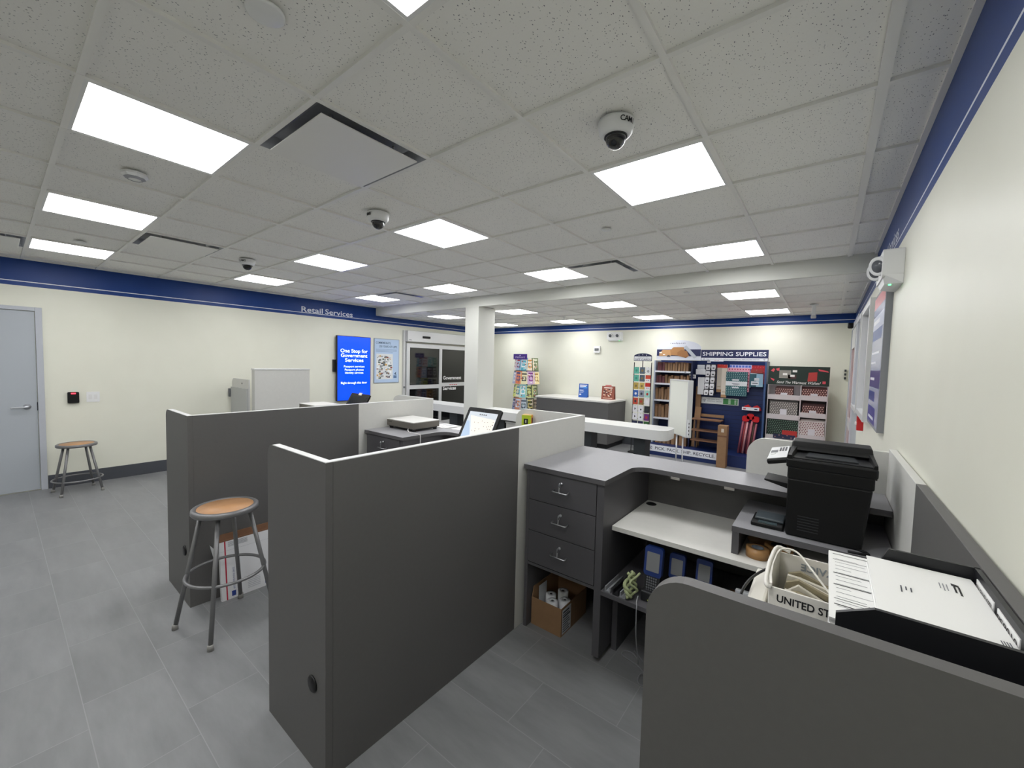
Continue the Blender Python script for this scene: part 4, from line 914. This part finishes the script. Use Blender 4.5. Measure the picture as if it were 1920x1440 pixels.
# hanging stock on the slat panel
def hangs(name, label, cat, x, z0, z1, w_, c, y=6.70, dep=.03, deco=None, grp=None):
    t = thing(name, label, cat, (x, y, z0), group=grp)
    B().box(0, 0, 0, w_, dep, z1-z0, C_(c, .4)).put('pack', t)
    B().cyl((w_/2, -.02, z1-z0-.01), (w_/2, 6.794-y if y > 6.72 else dep+.005, z1-z0-.01), .003, m=steel, seg=6).put('hook', t)
    if deco: b = B(); deco(b, w_, z1-z0); b.put('print', t)['kind'] = 'stuff'
    return t
def dots(c, nx, nz, r=.008):
    def f(b, w_, h_):
        for i in range(nx):
            for j in range(nz):
                x = w_*(i+.5+.25*(j % 2-.5))/nx; z = h_*(j+.5)/nz; b.box(x-r, -.001, z-r, x+r, 0, z+r, C_(c))
    return f
# bubble packs: two columns of five
pk0 = thing('tape_blister', 'x', 'blister pack', (0, 0, 0), group='black and white blister packs in two columns')
B().box(0, .0, 0, .09, .05, .11, C_('#23252a', .3), bev=.006).put('pack', pk0)
B().prism([(.012, .0), (.07, .0), (.082, .06), (.075, .098), (.015, .098), (.006, .06)], 0, .004, C_('#d8d9dc', .3), Matrix.Translation((0, -.001, .002)) @ RX(PI/2)).put('roll', pk0)
B().box(.03, -.0065, .03, .062, -.0055, .05, C_('#33353a')).put('label', pk0)
fst = True
for r_ in range(5):
    for c_ in range(2):
        loc = (-.665+c_*.088+r_*-.004, 6.62, 1.635-r_*.115); lab = 'black and white tape pack, %s of five in the %s column' % (on[r_] if r_ < 4 else 'lowest', ('left', 'right')[c_])
        if fst: pk0.location = loc; pk0['label'] = lab; fst = False
        else: dup(pk0, loc, lab)
for q, (x, z0, z1, c, nm) in enumerate(((-.83, 1.55, 1.745, '#d5d7da', 'white packing roll hanging above the long white envelope'), )):
    t = thing('foam_roll', nm, 'packing roll', (x, 6.60, z0)); B().box(0, 0, 0, .17, .08, .10, C_(c), bev=.01).put('roll', t); B().box(.02, .02, .10, .15, .06, .18, C_('#c9ccd2'), bev=.008).put('header_card', t)
t = thing('price_sign', 'small white price sign beside the packing roll', 'sign', (-.935, 6.57, 1.475)); B().box(0, 0, 0, .12, .004, .07, C_('#e3e5e8')).put('card', t); B().box(.02, -.001, .02, .05, 0, .035, blackm).box(.06, -.001, .02, .1, 0, .035, blackm).box(.02, -.001, .045, .1, 0, .052, C_('#777a80')).put('print', t)['kind'] = 'stuff'
hangs('long_envelope', 'long plain white envelope hanging left of the tape packs', 'envelope', -.79, 1.18, 1.50, .125, '#d9dadc', y=6.64)
def redtop(b, w_, h_): b.box(0, -.001, h_-.06, w_, 0, h_, C_('#c8372a')); b.box(0, -.001, 0, w_, 0, .05, C_('#a8825c')); b.box(.015, -.001, .09, w_-.015, 0, .11, C_('#b9a890'))
hangs('bubble_sleeve', 'cream packing sleeve with a red top, shorter of the pair', 'packing sleeve', -.485, 1.24, 1.745, .082, '#d3c9ba', deco=redtop, grp='cream red-topped sleeves')
hangs('bubble_sleeve', 'cream packing sleeve with a red top, hanging lowest beside the teal wrap', 'packing sleeve', -.398, 1.15, 1.742, .085, '#d3c9ba', y=6.66, deco=redtop, grp='cream red-topped sleeves')
hangs('gift_wrap', 'lilac and blue patterned mailer hanging rearmost behind the teal one', 'mailer', -.29, 1.35, 1.745, .345, '#b9c4e6', y=6.735, deco=dots('#4a6ac0', 7, 7, .018))
hangs('gift_wrap', 'pink mailer with red spots hanging between lilac and teal ones', 'mailer', -.31, 1.27, 1.69, .345, '#e6a3b4', y=6.70, deco=dots('#a8324a', 8, 8, .010))
def teal(b, w_, h_):
    dots('#9fc0b8', 10, 14, .006)(b, w_, h_)
    b.box(0, -.003, h_*.42, w_, -.0011, h_*.60, C_('#dfe3e6')); b.box(w_*.3, -.003, h_*.63, w_*.62, -.0011, h_*.7, C_('#d0d6da')); b.box(w_*.3, -.003, h_*.32, w_*.62, -.0011, h_*.38, C_('#d0d6da'))
    b.box(w_*.3, -.0036, h_*.49, w_*.65, -.003, h_*.51, C_('#5a6068')); b.box(w_*.36, -.0036, h_*.45, w_*.58, -.003, h_*.47, C_('#5a6068'))
hangs('gift_wrap', 'teal patterned mailer with a white band, largest on the slat panel', 'mailer', -.325, 1.19, 1.62, .335, '#1e5660', y=6.655, deco=teal)
hangs('red_mailer', 'dark red mailer hanging rearmost near the right edge of the navy unit', 'mailer', .055, 1.42, 1.74, .20, '#a5202c', y=6.735, deco=dots('#c8404a', 5, 5, .008))
hangs('red_mailer', 'brick red mailer hanging behind the teal and light blue pack', 'mailer', .05, 1.40, 1.67, .18, '#9c3a34', y=6.70)
def lb(b, w_, h_): b.box(w_*.5, -.001, 0, w_, 0, h_, C_('#9cc0d2')); b.box(0, -.001, h_*.95, w_, 0, h_, C_('#d8dde2')); b.box(w_*.12, -.002, h_*.12, w_*.7, -.001, h_*.4, C_('#dfe3e6')); b.box(w_*.35, -.002, h_*.45, w_*.72, -.001, h_*.65, C_('#d5dade')); b.box(w_*.2, -.0026, h_*.22, w_*.62, -.002, h_*.28, C_('#5a6068'))
hangs('teal_pack', 'teal and light blue pack with a white label near the navy edge', 'mailer', .045, 1.37, 1.605, .20, '#2a5a66', y=6.655, deco=lb)
# red hearts-shaped boxes on a bracket
rs = C_('#c4161f', .35)
t = thing('price_shelf', 'narrow white price strip holding the red mailers', 'shelf strip', (-.045, 6.62, .955)); B().box(0, 0, 0, .26, .006, .055, C_('#e0e1e4')).put('strip', t); B().box(.02, -.001, .015, .06, 0, .035, C_('#b03a44')).box(.19, -.001, .015, .235, 0, .035, C_('#33405c')).put('print', t)['kind'] = 'stuff'
B().box(0, .006, .0, .26, .17, .004, C_('#c9ccd2')).put('tray', t)
for (x, z, r, l) in ((.03, 1.0, .35, 'red bow-shaped pack above the white price strip, nearer the slat panel centre'), (.17, 1.0, -.3, 'red bow-shaped pack above the white price strip, nearer the unit edge')):
    o = B().prism([(-.07, 0), (.07, 0), (.055, .05), (.01, .09), (-.05, .06)], 0, .06, rs, RX(PI/2)).put('red_bow'); o.matrix_world = Matrix.Translation((x, 6.72, .961+.0)) ; tag(o, l, 'gift bow', 'red bows')
for (x, z, l) in ((.02, .80, 'red round bow hanging below the white price strip, nearer the centre'), (.09, .84, 'red round bow hanging highest below the white price strip'), (.17, .80, 'red round bow hanging below the white price strip, nearer the edge')):
    t = thing('red_bow', l, 'gift bow', (x, 6.68, z), group='red bows'); B().prism(rounded(-.055, -.045, .055, .055, .035), 0, .04, rs, RX(PI/2)).put('ribbon', t); B().cyl((0, -.02, .05), (0, .114, .05), .003, m=steel, seg=6).put('hook', t)
for q in range(7):
    c = ('#8c4a58', '#a33c44', '#c08a8c', '#7a3444', '#b0646c', '#5c4438', '#9a5560')[q]
    o = B().cyl((.0, 0, 0), (.045, .09, .55+.03*math.sin(q*1.7)), .0165, m=mat('wrap_%d' % q, c, .5, var=.3, scale=40), seg=12).put('wrapping_roll'); o.location = (-.06+q*.034, 6.55+.04*(q % 2), .203)
    tag(o, 'reddish roll of gift wrap standing in the base of the navy unit', 'gift wrap roll', 'gift wrap rolls in the unit base')
o = B().box(0, 0, 0, .09, .004, .06, C_('#e6e6e8')).box(.02, -.001, .012, .07, 0, .03, C_('#50545c')).put('price_tag'); o.location = (-1.20, 6.488, .41); tag(o, 'small white price tag just below the rounded end of the ledge', 'tag')

# ------------------------------------------------------------------ holiday mailer display
t = thing('holiday_display', 'white cardboard display with a green Send The Warmest Wishes header', 'display rack', (.335, 6.50, 0))
wc = C_('#cdc8c8', .6); W_ = .80
b = B(); b.box(0, 0, 0, .012, .30, 1.43, wc); b.box(W_-.012, 0, 0, W_, .30, 1.43, wc); b.box(W_/2+.045, 0, .0, W_/2+.06, .30, 1.43, wc); b.box(.012, .29, 0, W_-.012, .30, 1.43, C_('#8d8688')); b.put('frame', t)
hs = B().box(.0, -.012, 1.435, W_+.005, .0, 1.735, C_('#162b22', .5)).put('header_board', t, 'dark green header board')
MH = Matrix.Translation((0, -.0125, 0)) @ RX(PI/2)
text('Send The Warmest Wishes!', .12, 1.455, .045, 0, C_('#e3e6e2'), hs, 'lettering', width=.58, shear=.35, bold=.006, M=MH)
b = B(); rr = C_('#d6505c')
for pts_, c in (([(.03, 1.66), (.07, 1.70), (.09, 1.68), (.07, 1.64)], '#d6505c'), ([(.10, 1.69), (.15, 1.71), (.15, 1.66), (.12, 1.66)], '#d6505c'), ([(.03, 1.54), (.09, 1.52), (.08, 1.49), (.05, 1.51)], '#d6505c'), ([(.66, 1.70), (.78, 1.67), (.79, 1.65), (.67, 1.67)], '#d6505c'), ([(.72, 1.47), (.76, 1.47), (.76, 1.51), (.72, 1.51)], '#d6505c'),
                ([(.15, 1.54), (.31, 1.54), (.31, 1.67), (.15, 1.67)], '#8f8d84'), ([(.27, 1.535), (.38, 1.535), (.38, 1.60), (.27, 1.60)], '#4a2c2c'), ([(.53, 1.50), (.65, 1.51), (.65, 1.65), (.54, 1.64)], '#b33a36')): b.prism(pts_, 0, .001, C_(c), MH)
for x, z in ((.20, 1.59), (.33, 1.64), (.30, 1.565)): b.prism([(x, z), (x+.06, z), (x+.06, z+.035), (x, z+.035)], .001, .002, C_('#e6e6e0'), MH)
b.put('printed_picture', hs)['kind'] = 'stuff'
bins = [(0, 1.25, 0), (0, .925, 0), (0, .58, 0), (1, 1.26, 1), (1, .985, 1), (1, .63, 1)]
for c_, z, k in bins:
    x0 = .012 if c_ == 0 else W_/2+.06; x1 = W_/2+.045 if c_ == 0 else W_-.012
    s_ = B().box(x0, 0, z-.06, x1, .29, z-.05, wc).box(x0, -.006, z-.062, x1, .0, z+.018, wc).put('bin', t)
pats = [('#5c3a38', '#d7b0a4', 'pinkish brown spotted'), ('#6f6c68', '#d2cec6', 'grey lattice'), ('#14261d', '#6c8a78', 'dark green holiday'), ('#5c3634', '#e6bcae', 'pink and brown spotted'), ('#503030', '#d8b2a4', 'small brown spotted'), ('#ddd5d0', '#6e3038', 'white and red lattice')]
bw_ = [(.24, .18), (.38, .285), (.42, .335), (.32, .18), (.28, .19), (.32, .29)]
for q, (c_, z, k) in enumerate(bins):
    ca, cb, nm = pats[q]; w_, h_ = bw_[q]; x0 = .012 if c_ == 0 else W_/2+.06; x1 = W_/2+.045 if c_ == 0 else W_-.012; xc = (x0+x1)/2
    place = ('left', 'right')[c_]+' side, '+('top', 'middle', 'bottom')[q % 3]+' bin'
    for j in range(3):
        g = B(); g.box(-w_/2, 0, 0, w_/2, .02, h_*.97-.015*j*-1, C_(ca))
        if j == 0:
            nx, nz = max(5, int(w_/.03)), max(3, int(h_/.028))
            for a_ in range(nx):
                for e_ in range(nz):
                    xx = -w_/2+w_*(a_+.5+.4*(e_ % 2-.5))/nx; zz = h_*(e_+.5)/nz*.95; g.hexa([(xx-.010, -.001, zz), (xx, -.001, zz-.010), (xx, 0, zz-.010), (xx-.010, 0, zz), (xx, -.001, zz+.010), (xx+.010, -.001, zz), (xx+.010, 0, zz), (xx, 0, zz+.010)], C_(cb))
        o = g.put('patterned_mailer'); o.location = (.335+xc+.006*math.sin(j*4+q), 6.50+.02+.035*j, z-.049+.04*0); tag(o, '%s mailer, %s of the holiday display' % (nm, place), 'mailer', 'mailers in the %s of the holiday display' % place)
        if j == 0 and q != 2: l_ = B().box(-.045, -.004, h_*.2, .045, -.001, h_*.55, C_('#dcdce0')).put('paper_label', o)
for (x, w_, h_, c, l) in ((.60, .20, .14, '#b8322c', 'red patterned mailer in front of the green ones'), (.50, .30, .07, '#232a4a', 'navy mailer with a red edge lowest in front')):
    o = B().box(0, 0, 0, w_, .004, h_, C_(c)); [o.box(.02+q*.055, -.001, .02+.03*(q % 2), .035+q*.055, 0, .03+.03*(q % 2), C_('#d8a090')) for q in range(int(w_/.055))]
    o = o.put('patterned_mailer'); o.location = (x-.05 if w_ > .25 else x-.03, 6.484-(.006 if w_ > .25 else 0), .548); tag(o, l+' of the holiday display', 'mailer')

# ------------------------------------------------------------------ back wall devices
def twin_light(name_mat, loc, M, label, big=1.0, turn=0.0):
    t = thing('emergency_light', label, 'emergency light', loc, M, 'white twin-head emergency lights')
    L_ = .33*big
    B().prism(rounded(0, 0, L_, .15*big, .02), .0, .085*big, white_plastic).hexa([(.0, -.035*big, 0), (L_, -.035*big, 0), (L_, .01, 0), (0, .01, 0), (.05, -.03*big, .07*big), (L_-.05, -.03*big, .07*big), (L_, .02, .085*big), (0, .02, .085*big)], white_plastic).put('housing', t)
    for x in (.085*big, L_-.085*big):
        l = B().lathe([(0, 0), (.05*big, 0), (.052*big, .034*big), (.046*big, .042*big), (.036*big, .036*big), (0, .032*big)], white_plastic, Matrix.Translation((x, .080*big, .075*big)) @ RY(turn) @ RX(.25), 28).put('lamp_head', t)
        B().lathe([(0, .0), (.034*big, 0), (.034*big, .003), (0, .004)], C_('#5a5d62', .15), Matrix.Translation((x, .080*big, .075*big)) @ RY(turn) @ RX(.25) @ Matrix.Translation((0, 0, .034*big)), 24).put('lens', l)
    B().cyl((L_-.06, -.030*big, .05), (L_-.06, -.036*big, .05), .006, m=mat('green_led', '#48ff7a', .4, emit=3)).put('indicator', t)
    return t
twin_light(None, (-2.72, YB-.001, 2.245), WB, 'white emergency light with two heads high on the back wall')
twin_light(None, (XR-.001, 1.96, 2.21), WR, 'white emergency light with two heads near the top of the right wall', 1.05, .75)
t = thing('alarm_strobe', 'small white alarm strobe on the back wall', 'alarm', (-3.05, YB-.001, 1.95), WB)
B().prism(rounded(0, 0, .15, .15, .01), 0, .04, white_plastic).put('housing', t); B().box(.03, .05, .04, .12, .10, .055, C_('#6c6e70', .2)).put('lens', t)

# ------------------------------------------------------------------ left wall
t = thing('door_1', 'x', 'door', (XL, -1.08, 0), WL); del t['label'], t['category']; t['kind'] = 'structure'
b = B(); b.box(-.055, 0, -.0, 0, 2.20, .03, door_grey, bev=.003); b.box(-1.05, 2.155, 0, -.055, 2.20, .03, door_grey, bev=.003); b.box(-1.10, 0, 0, -1.05, 2.20, .03, door_grey, bev=.003); b.put('door_frame', t)
B().box(-1.045, .012, 0, -.06, 2.15, .012, mat('door_leaf', '#aab0b6', .45)).put('door_leaf', t)
b = B(); b.lathe([(0, 0), (.032, 0), (.031, .012), (.014, .016), (.012, .05), (0, .05)], steel, Matrix.Translation((-.14, 1.02, .012)), 24)
b.tube(smooth([(-.14, 1.02, .055), (-.17, 1.02, .058), (-.22, 1.018, .056), (-.265, 1.014, .05)]), .0085, steel, 10); b.put('door_handle', t)
B().box(-.0635, .97, .0122, -.056, 1.07, .02, C_('#30343c')).put('strike_plate', t)
t = thing('card_reader', 'black card reader with a red light beside the grey door', 'card reader', (XL, -.895, 1.04), WL)
B().prism(rounded(0, 0, .10, .14, .012), 0, .03, black_plastic).put('housing', t); B().box(.03, .115, .03, .07, .128, .031, mat('red_led', '#ff2a3a', .4, emit=2)).put('indicator', t)
t = thing('wall_switch', 'white double switch plate near the black card reader', 'switch', (XL, -.73, 1.045), WL)
B().prism(rounded(0, 0, .12, .13, .004), 0, .006, white_plastic).put('plate', t); B().box(.02, .035, .006, .05, .095, .010, C_('#dcdcda')).put('rocker', t); B().box(.068, .035, .006, .098, .095, .010, C_('#dcdcda')).put('rocker', t)
t = thing('wall_screen', 'bright blue upright screen reading One Stop for Government Services', 'screen', (XL, 2.585, .86), WL)
B().box(0, 0, .04, .72, 1.265, .085, C_('#1a1b20')).put('bezel', t)
d_ = B().box(.012, .012, .085, .708, 1.253, .0865, mat('screen_deep_blue', '#0038e8', .2, emit=.75)).put('display', t)
B().box(-.045, .57, .0, .02, .80, .05, black_plastic).box(.2, .4, 0, .5, .9, .04, black_plastic).put('wall_mount', t)
wt_ = mat('screen_text', '#cfe2ff', .4, emit=.9)
for s, w_, v, h_, bd in (('One Stop for', .58, .945, .072, .008), ('Government', .565, .855, .07, .008), ('Services', .39, .765, .07, .008), ('Passport services', .44, .655, .04, 0), ('Passport photos', .40, .59, .04, 0), ('Identity services', .39, .53, .04, 0), ('Right through this door', .56, .33, .045, 0)):
    text(s, .36, v, h_, .087, wt_, d_, 'lettering', width=w_, align='CENTER', bold=bd)
t = thing('wall_poster', 'pale blue poster reading COMMEMORATE 250 YEARS beside the blue screen', 'poster', (XL, 3.43, 1.185), WL)
B().box(0, 0, 0, .625, .94, .015, C_('#8f98a6')).put('frame', t)
p_ = B().box(.012, .012, .015, .613, .928, .017, C_('#b3c9e2', .3)).put('sheet', t)
text('COMMEMORATE', .04, .83, .045, .0175, C_('#2c4468'), p_, 'lettering', width=.36, bold=.01); text('250 YEARS OF USPS.', .12, .755, .045, .0175, C_('#2c4468'), p_, 'lettering', width=.45, bold=.01)
b = B()
for q in range(4): b.box(.04, .66+q*.018, .017, .56-.1*(q == 0), .665+q*.018, .0175, C_('#6f87a8'))
b.box(.05, .08, .017, .46, .62, .0175, C_('#d9dcdc')); random.seed(3)
for q in range(90):
    x, y_, a_, e_ = .055+.34*random.random(), .09+.48*random.random(), .04*random.random()+.02, .03*random.random()+.015
    b.box(x, y_, .0175, x+a_, y_+e_, .01755+q*.00002, C_(random.choice(['#6c6e70', '#b8bcc0', '#8a4a3c', '#3c4450', '#c8a46a', '#eceeee', '#5a6a60', '#9a9c9e'])))
b.box(.48, .10, .017, .56, .16, .0175, C_('#5c789e')); b.prism([(.50, .20), (.55, .24), (.54, .20), (.56, .17), (.51, .18)], .017, .0175, C_('#4a5c78')); b.put('collage', p_)['kind'] = 'stuff'
# sliding door
t = thing('door_2', 'x', 'door', (XL, 4.15, 0), WL); del t['label'], t['category']; t['kind'] = 'structure'
b = B(); b.box(0, 0, 0, .05, 2.345, .05, alu); b.box(2.02, 0, 0, 2.07, 2.345, .05, alu); b.put('door_frame', t)
b = B(); b.box(.05, 2.10, 0, 2.02, 2.345, .13, alu, bev=.006); b.put('header_box', t)
B().box(.46, 2.19, .13, .68, 2.24, .15, black_plastic, bev=.004).put('motion_sensor', t)
B().box(.08, 2.125, .13, .15, 2.14, .132, C_('#5a5c60')).put('maker_plate', t)
def leaf(x0, x1, zf, rails, nm):
    l = thing('door_leaf', 'x', 'x'); del l['label'], l['category']; l.parent = t; l.matrix_world = t.matrix_world
    b = B(); b.box(x0, 0, zf, x0+.08, 2.06, zf+.04, alu); b.box(x1-.08, 0, zf, x1, 2.06, zf+.04, alu); b.box(x0+.08, 1.97, zf, x1-.08, 2.06, zf+.04, alu); b.box(x0+.08, 0, zf, x1-.08, .22, zf+.04, alu)
    b.box(x0+.08, rails[0], zf, x1-.08, rails[1], zf+.04, alu); b.put('stile', l)
    B().box(x0+.08, .22, zf+.012, x1-.08, rails[0], zf+.02, glass_dark).put('glass', l); B().box(x0+.08, rails[1], zf+.012, x1-.08, 1.97, zf+.02, glass_dark).put('glass', l)
    return l
leaf(.06, 1.10, .05, (1.03, 1.12), 'a'); l2 = leaf(1.04, 2.02, .005, (1.06, 1.15), 'b')
dw = C_('#e9ebea')
text('Government', 1.20, 1.23, .085, .027, dw, l2, 'lettering', width=.62, bold=.02); text('Services', 1.20, .97, .085, .027, dw, l2, 'lettering', width=.44, bold=.02)
for q in range(4): B().box(1.40+q*.07, 1.085, .045, 1.44+q*.07, 1.11, .047, C_('#c4545c')).put('red_marker', l2)
B().box(.0, 1.06, .05, .03, 1.10, .075, C_('#6a6c70')).put('latch', t)
# service cabinet by the left wall
t = thing('service_screen', 'tall pale screen panel by the left wall beyond the far partition', 'screen panel', (-5.62, .9, 0))
B().box(0, 0, 0, .11, .80, 1.485, light_lam, bev=.003).put('panel', t)
B().box(-.005, -.005, 1.485, .115, .805, 1.505, edge_lam, bev=.003).put('edge_band', t)
t = thing('side_gate', 'pale rounded gate panel with a dark latch next to the tall screen panel', 'gate', (-6.30, .86, 0))
B().prism(rounded(0, 0, .67, 1.335, .08, '0001'), -.02, 0, light_lam, RX(PI/2) @ Matrix.Translation((0, 0, 0))).put('panel', t)
B().box(.02, -.025, 0, .67, 0, 1.20, mat('gate_front', '#aeb0ae', .5)).put('lower_panel', t)
B().box(-.03, -.045, 1.04, .02, -.005, 1.17, C_('#5c5f63'), bev=.004).put('latch', t)
B().cyl((.42, 0, 1.27), (.42, -.003, 1.27), .012, m=blackm).put('knob_hole', t)

# ------------------------------------------------------------------ right wall
t = thing('wall_poster', 'tall framed blue and red notice nearest the viewer on the right wall', 'poster', (XR, 2.82, 1.29), WR)
B().box(0, 0, 0, .79, .965, .035, C_('#7f8186')).put('frame', t)
p_ = B().box(.02, .02, .035, .77, .945, .036, C_('#a9aec8', .2)).put('sheet', t)
b = B()
for u0, v0, u1, v1, c in ((.02, .86, .77, .945, '#b8323c'), (.02, .70, .77, .80, '#c3c7d8'), (.05, .62, .7, .70, '#274a92'), (.06, .74, .5, .77, '#f0f0f4'), (.05, .52, .6, .535, '#f0f2f8'), (.05, .45, .4, .465, '#e4e6f0'), (.02, .28, .77, .40, '#3a3278'), (.08, .33, .4, .35, '#e8e8f0'), (.02, .18, .5, .25, '#2a3c86'), (.02, .02, .6, .14, '#34348a'), (.1, .05, .5, .07, '#e0e2f0')): b.rect(u0, v0, u1, v1, .0363, C_(c, .3)) if False else b.box(u0, v0, .036, u1, v1, .0363+.0002*(c in ('#f0f0f4', '#e8e8f0', '#e0e2f0')), C_(c, .3))
b.put('print', p_)['kind'] = 'stuff'
def case(y0, w_, z0, h_, label):
    t = thing('notice_case', label, 'notice case', (XR, y0, z0), WR, 'white framed notice cases')
    b = B(); f = .05
    b.box(0, 0, 0, f, h_, .055, alu); b.box(w_-f, 0, 0, w_, h_, .055, alu); b.box(f, 0, 0, w_-f, f, .055, alu); b.box(f, h_-f, 0, w_-f, h_, .055, alu); b.put('frame', t)
    B().box(f, f, 0, w_-f, h_-f, .008, C_('#c9cbd0')).put('back_board', t)
    for (u, v, a, e) in ((.12, .55, .3, .38), (.5, .5, .34, .42), (.12, .1, .34, .38), (.52, .08, .3, .36)):
        s = B().box(u*w_, v*h_/1.0*1.0, .008, (u+a)*w_, (v+e*.9)*h_, .010, paper).put('notice_sheet', t)
        b = B(); [b.box((u+.03)*w_, (v+.04+.035*q)*h_, .010, (u+a-.04)*w_, (v+.05+.035*q)*h_, .0104, C_('#8d9096')) for q in range(8)]; b.put('print', s)['kind'] = 'stuff'
    return t
case(3.99, 1.0, 1.26, 1.03, 'white framed notice case next to the blue and red notice')
case(5.15, .98, 1.235, 1.07, 'white framed notice case nearest the red door')
t = thing('fire_alarm_pull', 'red fire alarm pull station below the notice cases', 'fire alarm', (XR, 3.86, 1.10), WR)
ra = C_('#b8161c', .3); B().box(0, 0, 0, .10, .14, .05, ra, bev=.004).put('housing', t); B().box(.02, .055, .05, .08, .08, .062, C_('#e6e6e6')).put('pull_bar', t)
t = thing('door_3', 'x', 'door', (XR, 6.45, 0), WR); del t['label'], t['category']; t['kind'] = 'structure'
b = B(); b.box(0, 0, 0, .06, 2.36, .05, door_grey); b.box(1.20, 0, 0, 1.62, 2.36, .05, door_grey); b.box(.06, 2.28, 0, 1.20, 2.36, .05, door_grey); b.put('door_frame', t)
b = B(); b.box(.06, 0, .0, .16, 2.28, .04, alu); b.box(1.08, 0, 0, 1.20, 2.28, .04, alu); b.box(.16, 2.0, 0, 1.08, 2.28, .04, alu); b.box(.16, .88, 0, 1.08, 1.0, .04, alu); b.box(.16, 0, 0, 1.08, .2, .04, alu); b.put('door_leaf', t)
rg = mat('red_glazing', '#b0504a', .15); B().box(.16, .2, .0, 1.08, .88, .02, rg).put('glazing', t); B().box(.16, 1.0, .0, 1.08, 2.0, .02, rg).put('glazing', t)
B().lathe([(0, 0), (.03, 0), (.03, -.06), (.02, -.07), (0, -.07)], black_plastic, Matrix.Translation((.95, 2.27, .09)) @ RX(-PI/2) @ RX(PI) if False else Matrix.Translation((1.1, 2.30, .10)) @ RX(-PI/2), 20).put('door_sensor', t)
t = thing('wall_hooks', 'small dark fittings on the back wall near the right corner', 'wall fitting', (1.32, YB, 1.55), WB)
for q in range(3): B().box(0, q*.06, 0, .025, .035+q*.06, .03, C_('#33363a')).put('fitting', t)
